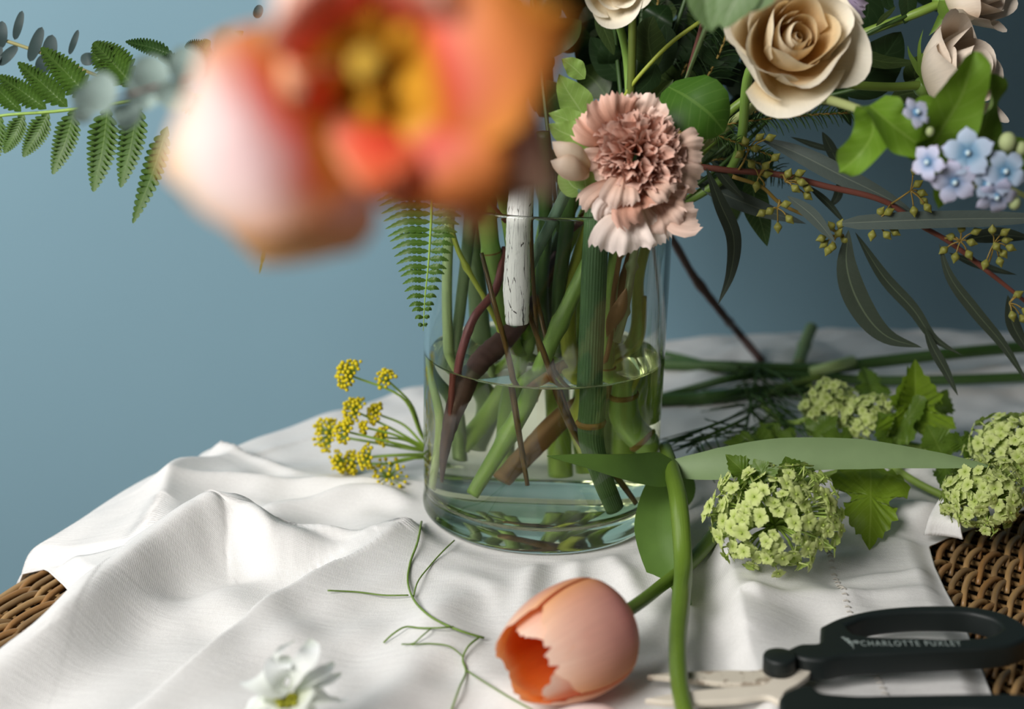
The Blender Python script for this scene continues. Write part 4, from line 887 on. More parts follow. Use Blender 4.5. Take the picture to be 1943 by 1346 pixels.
def branch(label, stempx, sy, leaves, smat=G_DEEP, r=4, name='leafy_branch', cat='greenery'):
    root = empty(name, PY(*stempx[0], sy[0]), label, cat); twig('stem', smat, root, stempx, sy, r)
    for (m, px, y, hw, N) in leaves:
        blade('leaf', m, root, px, y, hw, N=N, nu=18, nv=10, prof=prof_leaf(.42, .75), fold=.12, curl=-.12, ser=.04, sern=16)
    return root
ROUND = prof_leaf(.45, .55)
rl = branch('rose leaf, broad rounded and glossy green, beside the carnation', [(1262, 175), (1225, 240), (1180, 330), (1120, 440)], [.80, .83, V0.y, V0.y], [])
P_ = [PY(1268, 165, .79), PY(1305, 185, .775), PY(1345, 215, .77), PY(1375, 250, .775)]
mb = MB(); leaf(mb, P_, 62*scl(P_[1]), N=(.1, -1, .35), nu=20, nv=12, prof=prof_pts((0, .3), (.1, .62), (.3, .95), (.5, 1), (.7, .92), (.88, .62), (.97, .3), (1, .02)), fold=.1, curl=-.12, ser=.035, sern=22); mb.build('leaf', ROSEL, rl)
blade('leaf', OLEAF, rl, [(1225, 250), (1232, 205), (1262, 165), (1278, 150)], .80, 26, N=(.5, -1, .1), nu=14, nv=8, fold=.3, curl=.2)
branch('olive leaf and stems in the dark gap above the carnation', [(1198, -60), (1200, 60), (1196, 180), (1180, 330), (1150, 450)], [.84, .84, .84, V0.y, V0.y],
       [(OLEAF, [(1245, 130), (1232, 90), (1232, 50), (1240, 30)], .85, 34, (.1, -1, .3)), (DLEAF, [(1240, 150), (1250, 110), (1265, 70), (1262, 45)], .87, 30, (-.2, -1, 0)), (OLEAF, [(1130, 20), (1148, 60), (1160, 90), (1165, 105)], .88, 15, (.2, -1, 0)), (DLEAF, [(1190, 150), (1165, 130), (1140, 100), (1120, 70)], .90, 30, (.2, -1, 0))], stem_mat('olive_green_stem', '4a5a1e', '6d7a2e'), 8)
branch('yellow-green side shoot crossing the dark gap above the carnation', [(1330, 40), (1275, 80), (1230, 125), (1190, 175), (1160, 420)], [.835, .835, .835, .84, V0.y], [(DLEAF, [(1245, 120), (1235, 150), (1215, 170), (1200, 180)], .84, 20, (.2, -1, 0))], G_YEL, 4)
branch('brown twig with small leaves between the round leaf and the cream rose', [(1340, 20), (1322, 80), (1308, 130), (1295, 190), (1190, 430)], [.84, .84, .84, .85, V0.y], [(DLEAF, [(1322, 80), (1345, 110), (1360, 120), (1375, 118)], .85, 12, (0, -1, .4))], RED, 4)
fz = branch('grey-green hanging leaves out of focus at the top edge', [(1390, -80), (1380, -30), (1350, 30), (1250, 260), (1160, 430)], [.66, .66, .70, .84, V0.y-.02],
       [(GREYL, [(1340, -60), (1335, -20), (1345, 30), (1352, 62)], .66, 36, (.2, -1, .3)), (GREYL, [(1385, -70), (1375, -20), (1362, 20), (1350, 55)], .655, 34, (-.2, -1, .2)), (GREYL, [(1440, -60), (1410, -20), (1385, 20), (1372, 55)], .65, 40, (-.3, -1, .2)), (GREYL, [(1470, -50), (1450, -20), (1425, 5), (1405, 18)], .65, 30, (-.2, -1, .4))], G_GREY, 4)
branch('dark toothed rose leaves behind the level rose stem', [(1640, 165), (1600, 175), (1500, 200), (1350, 300), (1190, 440)], [.855, .86, .87, V0.y+.02, V0.y+.01],
       [(DLEAF, [(1600, 180), (1640, 150), (1680, 105), (1710, 60)], .87, 52, (.1, -1, .0)), (OLEAF, [(1580, 95), (1630, 105), (1680, 118), (1740, 118)], .855, 18, (0, -1, .8)), (OLEAF, [(1770, 165), (1735, 175), (1710, 180), (1690, 185)], .86, 24, (0, -1, .3)), (OLEAF, [(1750, 165), (1735, 140), (1745, 120), (1760, 110)], .87, 24, (.2, -1, .2)), (DLEAF, [(1590, 130), (1588, 165), (1600, 200), (1615, 240)], .88, 16, (.2, -1, .1)), (DLEAF, [(1530, 30), (1545, 60), (1570, 90), (1590, 110)], .89, 40, (.2, -1, .1))], G_DEEP, 4)
branch('dark leaves hanging from the topmost rose stem', [(1720, 30), (1650, 62), (1560, 120), (1350, 300), (1170, 440)], [.86, .86, .87, V0.y+.02, V0.y+.02],
       [(DLEAF, [(1715, -25), (1722, 0), (1722, 25), (1716, 46)], .86, 19, (.2, -1, 0)), (DLEAF, [(1640, -30), (1645, 30), (1620, 60), (1600, 90)], .88, 34, (.2, -1, .1)), (OLEAF, [(1662, 50), (1675, 35), (1690, 22), (1700, 12)], .855, 6, (.2, -1, .1)), (DLEAF, [(1690, -10), (1684, 0), (1690, 12), (1698, 16)], .87, 12, (.2, -1, 0)), (DLEAF, [(1600, 10), (1570, 60), (1550, 100), (1540, 130)], .90, 40, (-.2, -1, 0))], G_DEEP, 4)
def dense(label, stempx, sy, n, spread, hw, y0, y1, box, mats=(DLEAF, DLEAF, OLEAF), seed=1):
    """a leafy branch whose leaves fill the box x0,y0,x1,y1 of pixels at depths y0..y1"""
    rr = random.Random(seed); L = []
    for i in range(n):
        x, y_ = rr.uniform(box[0], box[2]), rr.uniform(box[1], box[3]); a = rr.uniform(0, 6.28); l = rr.uniform(.7, 1.2)*spread; d = rr.uniform(y0, y1)
        L.append((mats[i % len(mats)], [(x, y_), (x+math.cos(a)*l*.5, y_+math.sin(a)*l*.5-6), (x+math.cos(a)*l, y_+math.sin(a)*l+4)], [d, d+rr.uniform(-.01, .01), d], hw*rr.uniform(.7, 1.15), (rr.uniform(-.6, .6), -1, rr.uniform(-.2, .8))))
    return branch(label, stempx, sy, L)
dense('dense dark leaves in the heart of the bouquet behind the carnation', [(1230, -200), (1220, 0), (1200, 200), (1160, 440)], [.93, .93, .91, V0.y+.03], 44, 95, 34, .92, .98, (1090, -120, 1400, 300), seed=3)
dense('dense dark leaves behind the cream rose', [(1500, -200), (1450, 0), (1330, 200), (1180, 440)], [.95, .95, .92, V0.y+.03], 38, 95, 34, .93, .99, (1330, -150, 1600, 210), seed=4)
dense('dense dark leaves hidden behind the big tulip', [(900, -200), (930, 0), (980, 200), (1040, 440)], [.92, .92, .90, V0.y+.03], 36, 95, 36, .88, .97, (820, -150, 1130, 340), seed=5)
dense('dense dark leaves low in the bouquet just above the rim', [(1150, -100), (1170, 100), (1180, 250), (1140, 440)], [.90, .90, .89, V0.y+.03], 46, 85, 32, .885, .95, (1080, 60, 1420, 360), seed=11)
dense('unseen leaf mass added above the tulip to shade the wall', [(850, -1000), (930, -500), (1010, 0), (1060, 440)], [.90, .90, .88, V0.y], 300, 210, 110, .84, 1.04, (540, -1300, 1010, -150), seed=6)  # out-of-frame foliage, added to throw shade on the wall behind
dense('unseen leaf mass added above the roses to shade the wall', [(1500, -1000), (1420, -500), (1300, 0), (1120, 440)], [.92, .92, .90, V0.y], 320, 210, 110, .86, 1.06, (1170, -1300, 1800, -130), seed=8)  # second unseen leaf mass, added so the wall darkens beyond the vase

# ------------------------------------------------------------------ tweedia: blue stars and soft wavy leaves
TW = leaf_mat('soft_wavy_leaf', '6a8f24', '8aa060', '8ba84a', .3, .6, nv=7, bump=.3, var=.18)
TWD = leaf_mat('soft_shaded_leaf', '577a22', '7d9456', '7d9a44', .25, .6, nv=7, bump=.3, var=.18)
YW = .70
tw = empty('blue_star_flower', PY(1700, 240, YW), 'sprig of pale blue star flowers with wavy soft green leaves', 'flower')
DOWN = stem_mat('downy_stem', '8f9c5c', 'b2b97c', rough=.7)
twig('stem', DOWN, tw, [(1160, 430), (1330, 280), (1440, 195), (1505, 166), (1545, 182), (1630, 208), (1700, 235), (1790, 275), (1850, 320), (1960, 380)], [V0.y-.01, .85, .83, .80, .76, .71, YW, YW, YW, YW], [7, 8, 9, 10, 10, 11, 9, 8, 6, 5], 10, nodes=[(.46, .25), (.58, .25)])
for m, px, y, hw, N, wv in ((TW, [(1652, 205), (1655, 255), (1632, 292), (1592, 328)], [YW, YW-.012, YW-.018, YW-.010], 38, (-.2, -1, .5), .18), (TW, [(1650, 200), (1690, 235), (1725, 262), (1775, 300)], [YW-.004, YW-.016, YW-.016, YW-.010], 48, (.3, -1, .6), .22), (TW, [(1760, 290), (1790, 240), (1825, 180), (1850, 98)], [YW-.004, YW-.014, YW-.022, YW-.02], 56, (.2, -1, .2), .14),
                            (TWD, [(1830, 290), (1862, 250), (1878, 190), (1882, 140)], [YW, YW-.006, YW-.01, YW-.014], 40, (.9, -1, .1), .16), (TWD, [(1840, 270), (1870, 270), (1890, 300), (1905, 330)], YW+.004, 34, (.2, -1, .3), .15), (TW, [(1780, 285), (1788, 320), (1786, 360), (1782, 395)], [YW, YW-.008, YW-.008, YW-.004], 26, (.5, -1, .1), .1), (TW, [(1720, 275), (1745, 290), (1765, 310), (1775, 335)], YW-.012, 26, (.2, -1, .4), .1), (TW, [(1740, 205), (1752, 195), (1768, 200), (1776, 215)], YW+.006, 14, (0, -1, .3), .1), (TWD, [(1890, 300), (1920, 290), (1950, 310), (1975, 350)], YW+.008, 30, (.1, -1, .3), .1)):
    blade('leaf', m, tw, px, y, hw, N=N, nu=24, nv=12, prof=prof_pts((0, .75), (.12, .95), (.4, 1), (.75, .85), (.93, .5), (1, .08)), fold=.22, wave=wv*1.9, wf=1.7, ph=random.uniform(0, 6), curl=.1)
BLUE = petal_mat('sky_blue_petal', [(0, '557f9f'), (.28, '7fa6c4'), (.5, 'b4c8e0'), (1, 'c6d2ea')], [(0, '8a90b8'), (1, 'b9b4d4')], .25, .6, .08)
LILB = petal_mat('lilac_blue_petal', [(0, '5d86b0'), (.25, '93a9cc'), (.5, 'c6cbe6'), (1, 'd3cfe8')], [(0, '8a86b0'), (1, 'bcb0cc')], .25, .6, .08)
EYE = plain_mat('dark_blue_eye', '5a86a6', .5, .3, .2, 300); EYEW = plain_mat('pale_eye', 'c9dbe0', .5, .3, .1, 300)
def star(c, y, R, ax, mat, spin):
    """five-petalled flower as one part with its petals and eye as sub-parts"""
    p = PY(c[0], c[1], y); s_ = scl(p); A = Vector(ax).normalized(); M = Matrix.Translation(p) @ rot_to(A, spin)
    R = R*1.12; mb = MB(); ball(mb, p+A*s_*1.5, s_*8, 10, 6, u=.0); eye = mb.build('eye', EYE, tw)
    mb = MB(); ball(mb, p+A*s_*6, s_*5.2, 8, 6); o = mb.build('pistil', EYEW, eye); o.location = (0, 0, 0)
    for i in range(5):
        a = i*2*pi/5; e = (M.to_3x3() @ Vector((math.cos(a), math.sin(a), 0)))
        P = [p, p+e*R*s_*.35+A*s_*3, p+e*R*s_*.7+A*s_*4, p+e*R*s_+A*s_*random.uniform(-4, 4)]
        mb = MB(); leaf(mb, P, R*s_*.36, side=A.cross(e), nu=12, nv=8, prof=prof_petal(.35, .62), curl=random.uniform(-.2, .1), rnd=.1)
        mb.build('petal', mat, eye)
YF = YW-.034
for c, R, ax, m, sp in (((1836, 291), 46, (-.2, -1, .25), BLUE, .2), ((1906, 326), 42, (.1, -1, .2), BLUE, .9), ((1811, 345), 42, (-.1, -1, -.15), LILB, .5), ((1890, 372), 38, (.05, -1, -.5), LILB, .1), ((1762, 308), 34, (-.9, -.8, .1), LILB, .3), ((1738, 215), 30, (.3, -.7, .5), LILB, 1.0), ((1872, 350), 30, (.3, -1, .3), BLUE, .4)):
    star(c, YF if c[1] > 250 else YF+.012, R, ax, m, sp)
BUDM = stem_mat('downy_bud', '8a9660', 'aab586', rough=.7)
for (x, y_, r_) in ((1912, 270, 17), (1890, 296, 8), (1938, 282, 12), (1790, 320, 9), (1765, 250, 8), (1848, 350, 9), (1925, 385, 12)):
    p = PY(x, y_, YF+.004); mb = MB(); ball(mb, p, r_*scl(p), 10, 8, (1, 1, 1.15)); mb.build('bud', BUDM, tw)
# ------------------------------------------------------------------ loose stems lying behind the vase
LOOSE = stem_mat('loose_green_stem', '2f4c1c', '4c6e2e', stripe=20)
def lying(name, label, mat, px, r, h=None, group=None, seg=10, **k):
    h = h if h is not None else r
    P = []
    for i, p in enumerate(px):
        s0 = scl(PC(*p[:2], 0)); P.append(PC(p[0], p[1], (p[2] if len(p) > 2 else 0)+r*s0))
    s_ = scl(P[len(P)//2]); root = empty(name, P[0], label, 'stem', group)
    mb = MB(); tube(mb, P, r*s_, seg, max(12, len(P)*8), **k); mb.build('stalk', mat, root); return root
lying('cut_stem', 'longest loose green stem lying level across the cloth behind the vase', LOOSE, [(1235, 690), (1400, 697, .004), (1560, 700, .006), (1660, 688, .008), (1800, 672, .01), (1990, 655, .012)], 11.5)
lying('cut_stem', 'thin loose green stem crossing under the longest one behind the vase', LOOSE, [(1225, 664), (1300, 680), (1380, 702), (1440, 716)], 6)
lying('cut_stem', 'loose green stem curving up towards the longest stem behind the vase', LOOSE, [(1225, 762), (1300, 742, .002), (1380, 720, .006), (1460, 712, .008), (1560, 716, .006)], 8)
lying('cut_stem', 'loose yellowing green stem nearest the viburnum leaves behind the vase', LOOSE, [(1215, 760), (1300, 758), (1370, 752), (1450, 742), (1540, 735)], 12, nodes=[(.35, .12)])
lying('cut_stem', 'loose green stem running out past the upright viburnum leaf', LOOSE, [(1540, 712, .004), (1640, 722, .004), (1760, 722, .004), (1990, 714, .004)], 9.5)
lying('cut_stem', 'short pale green stem stub with a swollen joint propped on the longest stem', G_PALE, [(1540, 706, .010), (1575, 697, .014), (1618, 686, .014)], 11)
lying('cut_stem', 'short cut green stem end propped up at the far edge of the cloth', G_GREY, [(1516, 690, .002), (1524, 662, .006), (1532, 640, .010), (1540, 622, .012)], 12, nodes=[(.5, .18)])
tb = empty('bare_twig', PY(1285, 455, 1.0), 'bare dark brown twig leaning from the vase down to the far cloth', 'twig')
P_ = [PY(1150, 330, V0.y+.02), PY(1210, 395, .93), PY(1275, 455, 1.0), PY(1320, 530, 1.04), PY(1368, 592, 1.06), PC(1408, 640, .02), PC(1446, 686, .006)]
mb = MB(); tube(mb, P_, [.0026, .0026, .0026, .003, .003, .0031, .0034], 10, 60, rough=.04, nodes=[(.62, .3), (.8, .3)]); mb.build('stalk', BARK, tb)

# ------------------------------------------------------------------ guelder rose heads and leaves on the cloth
VIBH = [(0, .03), (.06, -.03), (.16, -.05), (.24, .01), (.30, -.01), (.36, .07), (.43, .06), (.46, .15), (.55, .20), (.52, .25), (.50, .34), (.40, .35), (.31, .37), (.25, .42), (.27, .49), (.36, .50), (.33, .57), (.37, .64), (.28, .66), (.27, .74), (.20, .76), (.18, .83), (.11, .84), (.08, .91), (0, 1.0)]
VIBO = VIBH+[(-x, y) for x, y in VIBH[::-1][1:-1]]
def dens(o, k=3):
    out = []
    for (a_, b_) in zip(o, o[1:]+o[:1]):
        for i in range(k): t = i/k; out.append((a_[0]*(1-t)+b_[0]*t, a_[1]*(1-t)+b_[1]*t))
    return out
VIBO = dens(VIBO, 2)
def vib_leaf_mat(name, top, under, vein):
    k = NT(name); y, x = k.attr('lu'), k.attr('lv'); ax_ = k.math('ABSOLUTE', x)
    mid = k.math('LESS_THAN', ax_, .012)
    side = k.math('LESS_THAN', k.math('ABSOLUTE', k.math('SUBTRACT', k.math('MULTIPLY', y, 1.), k.math('MULTIPLY', ax_, .32))), .014)
    fine = k.math('LESS_THAN', k.math('ABSOLUTE', k.math('SUBTRACT', k.math('FRACT', k.math('MULTIPLY', k.math('SUBTRACT', y, k.math('MULTIPLY', ax_, .9)), 9.)), .5)), .05)
    vm = k.math('MAXIMUM', k.math('MAXIMUM', mid, side), k.math('MULTIPLY', fine, .5))
    nz = k.noise(k.obj(), 70, 3); b = lin(top)
    c = k.mix(nz, tuple(q*.78 for q in b[:3])+(1,), tuple(min(1, q*1.22) for q in b[:3])+(1,))
    c = k.mix(k.n('NewGeometry').outputs['Backfacing'], c, lin(under)); c = k.mix(k.math('MULTIPLY', vm, .5), c, lin(vein))
    return k.finish(c, .42, .35, k.bump(k.math('ADD', k.math('MULTIPLY', vm, -1.), k.math('MULTIPLY', nz, .4)), .35, .0008), .3)
VL = vib_leaf_mat('fresh_lobed_leaf', '7f9c2a', '8ea062', '9ab24a'); VLD = vib_leaf_mat('deep_lobed_leaf', '5c7828', '82965e', '768c3c')
def lobed(root, mat, base, tip, wid, N, cup=.12, fold=0., seed=0):
    b, t = Vector(base), Vector(tip); y = t-b; L = y.length; y.normalize(); n = Vector(N).normalized(); x = y.cross(n).normalized(); n = x.cross(y)
    M = frame(b, x*wid, y*L, n*L); rr = random.Random(seed); p1, p2 = rr.uniform(0, 6), rr.uniform(0, 6)
    z = lambda X, Y: -cup*((Y-.35)**2*.9)+fold*np.abs(X)*(wid/L)-cup*.5*X*X+.014*np.sin(14*X+p1)+.012*np.sin(15*Y+p2)-.012*np.cos(np.clip((Y-np.abs(X)*.9)*9*2*pi, -60, 60))*np.minimum(1, np.abs(X)*8)
    mb = MB(); plate(mb, VIBO, M, 7, z); return mb.build('leaf', mat, root)
FLM = petal_mat('lime_floret', [(0, 'b4c860'), (.4, 'cfdc8a'), (1, 'd8e29c')], [(0, '9fb858'), (1, 'c2d080')], .3, .6, .08)
def floret_mesh(seed):
    rr = random.Random(seed); mb = MB()
    for i in range(5):
        a = i*2*pi/5+rr.uniform(-.1, .1); e = np.array([math.cos(a), math.sin(a), 0.]); R = .0056*rr.uniform(.85, 1.1); k = rr.uniform(-.0006, .0012)
        leaf(mb, [e*.0003, e*R*.5+[0, 0, .0006], e*R+[0, 0, k]], R*.40, side=np.cross([0, 0, 1.], e), nu=5, nv=4, prof=prof_petal(.22, .62), curl=rr.uniform(-.3, .1), rnd=.1)
    ball(mb, (0, 0, .0006), .0007, 6, 4); tube(mb, [(0, 0, 0), (rr.uniform(-.001, .001), rr.uniform(-.001, .001), -.006)], [.0005, .0004], 4, 3, cap=False)
    return mb.mesh('floret', FLM)
FLORET = [floret_mesh(i) for i in range(7)]
VSTEM = stem_mat('guelder_stem', '6f8f34', '9ab055'); CORE = stem_mat('guelder_stalks', '7f9c3c', 'a5bb5e')
def snowball(root, c, R, n, sq=(1, 1, .85), axis=(0, 0, 1), seed=0, size=1., low=-.75):
    rr = random.Random(seed); c = Vector(c); mb = MB(); Q = rot_to(axis).to_3x3(); k = 0
    for i in range(n):
        z = 1-(i+.5)*(1-low)/n; a = i*2.39996+rr.uniform(-.3, .3); q = math.sqrt(max(0, 1-z*z))
        d = Q @ Vector((q*math.cos(a)*sq[0], q*math.sin(a)*sq[1], z*sq[2]))
        rad = R*rr.uniform(.70, 1.10); p = c+d*rad; nn = (d.normalized()+Vector((rr.uniform(-.5, .5), rr.uniform(-.5, .5), rr.uniform(-.35, .5)))).normalized()
        M = Matrix.Translation(p-root.location) @ rot_to(nn, rr.uniform(0, 6.28)) @ Matrix.Scale(size*rr.uniform(.75, 1.15), 4)
        inst('floret', FLORET[(i*3+seed) % 7], root, M)
        if i % 2 == 0: tube(mb, [c-Vector((0, 0, R*.2)), c+d*rad*.55, p], [.0011, .0007, .0005], 4, 4, cap=False)
    mb.build('flower_stalks', CORE, root, kind='stuff')
up = Vector((0, -.35, 1)).normalized()
h1 = PC(1470, 978, .030)
g1 = empty('guelder_rose', h1, 'large lime-green snowball flower head in front of the strap leaf, with fresh lobed leaves', 'flower')
snowball(g1, h1, 112*scl(h1), 210, (1.12, .95, .80), (0, -.5, 1), 1)
lobed(g1, VL, PC(1652, 882, .034), PC(1652, 1037, .004), 152*scl(h1), (0.05, -.35, 1), .25, seed=1)
lobed(g1, VLD, PC(1432, 918, .046), PC(1378, 862, .066), 70*scl(h1), (.1, -.9, .5), .2, .3, seed=2)
lobed(g1, VLD, PC(1500, 915, .046), PC(1492, 868, .062), 95*scl(h1), (0, -.8, .7), .2, .2, seed=3)
lobed(g1, VLD, PC(1455, 915, .050), PC(1430, 870, .062), 60*scl(h1), (-.2, -.9, .4), .2, .2, seed=4)
mb = MB(); tube(mb, [h1, PC(1560, 905, .022), PC(1650, 885, .026), PC(1690, 880, .022)], .0026, 8); mb.build('stem', VSTEM, g1)
h2 = PC(1572, 770, .032)
g2 = empty('guelder_rose', h2, 'small lime-green flower cluster on the cloth behind the strap leaf, beside the fine dill foliage', 'flower')
snowball(g2, h2, 52*scl(h2), 130, (1, .8, 1.1), (-.1, -.6, .9), 2, .78)
lobed(g2, VLD, PC(1540, 830, .02), PC(1590, 790, .034), 60*scl(h2), (.1, -.9, .5), .2, seed=5)
lobed(g2, VLD, PC(1620, 845, .018), PC(1560, 822, .03), 60*scl(h2), (0, -.7, .7), .2, seed=6)
lobed(g2, VLD, PC(1470, 850, .018), PC(1372, 838, .022), 70*scl(h2), (0, -.7, .7), .2, .2, seed=7)
lobed(g2, VLD, PC(1500, 845, .016), PC(1440, 800, .03), 60*scl(h2), (.1, -.8, .6), .2, seed=17)
mb = MB(); tube(mb, [h2, PC(1520, 800, .02), PC(1445, 760, .012), PC(1500, 728, .012), PC(1560, 716, .01)], .0022, 8); mb.build('stem', VSTEM, g2)
h3 = PC(1650, 790, .028)
g3 = empty('guelder_rose', h3, 'loose lime-green flower cluster between the small cluster and the tall lobed leaf', 'flower')
snowball(g3, h3, 50*scl(h3), 90, (1, .8, .95), (.1, -.6, .9), 3, .78)
for b, t, wd, N, m, f in (((1700, 815, .02), (1730, 700, .075), 90, (.4, -.9, .3), VL, .6), ((1735, 820, .02), (1738, 690, .080), 130, (-.2, -1, .2), VL, .5), ((1700, 835, .02), (1760, 735, .06), 60, (-.9, -.7, .2), VLD, .2), ((1760, 800, .02), (1798, 740, .045), 90, (-.1, -.9, .4), VLD, .2), ((1705, 848, .014), (1668, 782, .04), 95, (0, -.9, .5), VLD, .3), ((1790, 870, .016), (1760, 806, .04), 90, (0, -.8, .5), VLD, .2), ((1660, 760, .03), (1640, 690, .05), 70, (.1, -.9, .3), VLD, .2), ((1710, 860, .012), (1600, 850, .02), 70, (0, -.6, .8), VLD, .1)):
    lobed(g3, m, PC(*b), PC(*t), wd*scl(h3), N, .2, f, seed=b[0])
mb = MB(); tube(mb, [h3, PC(1690, 830, .012), PC(1760, 850, .01), PC(1840, 850, .012)], .0022, 8); mb.build('stem', VSTEM, g3)
h4 = PC(1868, 940, .030); h5 = PC(1915, 850, .040)
g4 = empty('guelder_rose', h4, 'lime-green snowball flower head at the folded cloth corner above the wicker', 'flower')
snowball(g4, h4, 80*scl(h4), 150, (.95, .9, .85), (-.2, -.5, 1), 4, .95)
lobed(g4, VLD, PC(1790, 860, .02), PC(1800, 935, .012), 75*scl(h4), (0, -.7, .7), .2, seed=11)
lobed(g4, VLD, PC(1850, 850, .026), PC(1790, 830, .04), 60*scl(h4), (0, -.8, .6), .2, seed=12)
lobed(g4, VLD, PC(1840, 855, .026), PC(1890, 838, .036), 45*scl(h4), (0, -.8, .6), .2, seed=13)
mb = MB(); tube(mb, [h4, PC(1800, 945, .006), PC(1750, 922, .008), PC(1690, 885, .014)], .0026, 8); mb.build('stem', VSTEM, g4)
g5 = empty('guelder_rose', h5, 'lime-green flower head cut off by the edge of the picture above the snowball head', 'flower')
snowball(g5, h5, 78*scl(h5), 150, (1, .8, 1.0), (0, -.6, .8), 5, .92)
mb = MB(); tube(mb, [h5, PC(1960, 900, .014), PC(2030, 930, .004)], .0026, 8); mb.build('stem', VSTEM, g5)

# ------------------------------------------------------------------ tulips on the cloth
TLEAF = leaf_mat('tulip_leaf', '567432', '788c5c', None, .15, .5, nv=1, bump=.0, var=.16)
TLEAF2 = leaf_mat('tulip_leaf_bloomy', '7b9264', '829a6a', None, .12, .55, nv=1, bump=.0, var=.1)
TSTEM = stem_mat('tulip_stem', '506c1e', '718a36', trans=.05, rough=.35)
tl = empty('leafy_tulip', PY(1276, 888, .80), 'tulip stem with long strap leaves arching beside the vase and its flower out of view', 'flower')
STR = prof_pts((0, .50), (.06, .72), (.15, .92), (.35, 1), (.6, .85), (.85, .42), (.95, .18), (1, .02))
mb = MB(); leaf(mb, [PY(1274, 890, .795), PY(1330, 886, .79), PY(1450, 868, .785), PY(1620, 862, .78), PY(1760, 872, .775), PY(1885, 886, .77)], 33*scl(PY(1400, 870, .79)), N=(-.02, -.75, .55), nu=40, nv=10, prof=STR, curl=.18, twist=.35); mb.build('leaf', TLEAF2, tl)
mb = MB(); leaf(mb, [PY(1278, 890, .79), PY(1235, 893, .775), PY(1170, 886, .757), PY(1100, 874, .748), PY(1038, 866, .742)], 36*scl(PY(1200, 880, .76)), N=(.05, -.8, .55), nu=34, nv=10, prof=prof_pts((0, .55), (.1, 1), (.22, 1), (.5, .72), (.8, .35), (1, .03)), curl=.12, twist=.3); mb.build('leaf', TLEAF, tl)
mb = MB(); leaf(mb, [PY(1272, 898, .802), PY(1254, 945, .785), PY(1252, 1010, .764), PY(1272, 1080, .742), PC(1312, 1148, .003)], 48*scl(PY(1262, 1000, .75)), N=(-.15, -.9, .3), nu=30, nv=10, prof=prof_pts((0, .3), (.12, .72), (.35, 1), (.6, .9), (.85, .42), (1, .04)), curl=.2, fold=.12); mb.build('leaf', TLEAF, tl)
mb = MB(); leaf(mb, [PY(1284, 898, .825), PY(1304, 915, .83), PY(1306, 945, .83), PY(1296, 968, .825)], 16*scl(PY(1262, 1000, .75)), N=(.3, -.9, .2), nu=16, nv=8, prof=prof_leaf(.5)); mb.build('leaf', TLEAF, tl)
mb = MB(); tube(mb, [PY(1262, 850, .83), PY(1274, 892, .790), PY(1287, 950, .757), PC(1296, 1060, .018), PC(1292, 1140, .016), PC(1286, 1230, .016), PC(1290, 1300, .016), PC(1312, 1400, .016)], [.0040, .0050, .0054, .0052, .0050, .0046, .0044, .0044], 12, 60); mb.build('stem', TSTEM, tl)
# lying tulip
T2 = petal_mat('lying_tulip_petal', [(0, 'd9622a'), (.4, 'e8602c'), (.8, 'ee8436'), (1, 'f4b27a')], [(0, 'c98a86'), (.35, 'd99a92'), (.7, 'e9b9a6'), (.9, 'f3d0ba'), (1, 'f6dcc8')], .3, .5, .12, 'eea860')
B_ = PC(1166, 1176, .030); Mo = PC(938, 1268, .024)
ax_ = (Mo-B_); L_ = ax_.length; ax_.normalize(); ax_ = (ax_+Vector((0, -.38, .10))).normalized()
lt = empty('tulip', PC(1090, 1235, 0), 'closed pink and orange tulip lying on the cloth with its torn mouth open', 'flower')
SC = L_*1.0; MT = Matrix.Translation(B_) @ rot_to(ax_, .35)
TORN = lambda n, a_: np.abs(RNG.standard_normal(n+1))*a_
for i, (ph, r_, ln, dp, ti) in enumerate([(.5, .86, .92, 1.02, .05), (2.6, .86, .94, 1.05, .05), (4.7, .86, .95, 1.05, .05), (1.55, 1.0, 1.0, .98, .06), (3.65, 1.0, .98, 1.05, .06), (5.75, 1.0, .94, 1.0, .05)]):
    R_ = .0262*r_/.94
    pr = [(.003, 0), (R_*.62, SC*.05), (R_*.93, SC*.20), (R_*1.0, SC*.42*ln), (R_*.93, SC*.66*ln), (R_*.76, SC*.86*ln), (R_*.58, SC*1.0*ln)]
    mb = MB(); rev_petal(mb, MT, pr, ph, dp, 24, 20, .17, TORN(20, ti*.55), .03, 1.4, ph, lambda U: .45+.55*np.sin(np.clip(U/.5, 0, 1)*pi/2), lift=.0022)
    mb.build('petal', T2, lt)
mb = MB(); tube(mb, [B_+ax_*.004, PC(1190, 1160, .027), PC(1255, 1112, .010), PC(1310, 1068, .006), PC(1350, 1022, .005), PC(1385, 978, .005), PC(1420, 940, .006)], [.0034, .0036, .0036, .0040, .0044, .0044, .0036], 12, 50); mb.build('stem', TSTEM, lt)
pt = empty('tulip', PC(1130, 1370, 0), 'pale pink tulip at the bottom edge showing only the top of one petal', 'flower')
T3 = petal_mat('pale_pink_tulip_petal', [(0, 'e6b0a6'), (.5, 'f3d8d2'), (1, 'f6e4e0')], [(0, 'dba49a'), (.5, 'f2d6cf'), (1, 'f6e6e2')], .3, .5, .1)
for px, hw in (([(1235, 1372, .014), (1160, 1352, .026), (1080, 1350, .026), (1000, 1372, .014)], 38), ([(1230, 1400, .012), (1150, 1395, .034), (1080, 1392, .034), (1010, 1410, .014)], 44)):
    mb = MB(); leaf(mb, [PC(*p) for p in px], hw*scl(PC(1130, 1350)), N=(0, -.2, 1), nu=20, nv=12, prof=prof_petal(.4, .5), curl=-.5); mb.build('petal', T3, pt)
mb = MB(); tube(mb, [PC(1235, 1385, .012), PC(1300, 1420, .006), PC(1400, 1480, .006)], .0034, 10); mb.build('stem', TSTEM, pt)

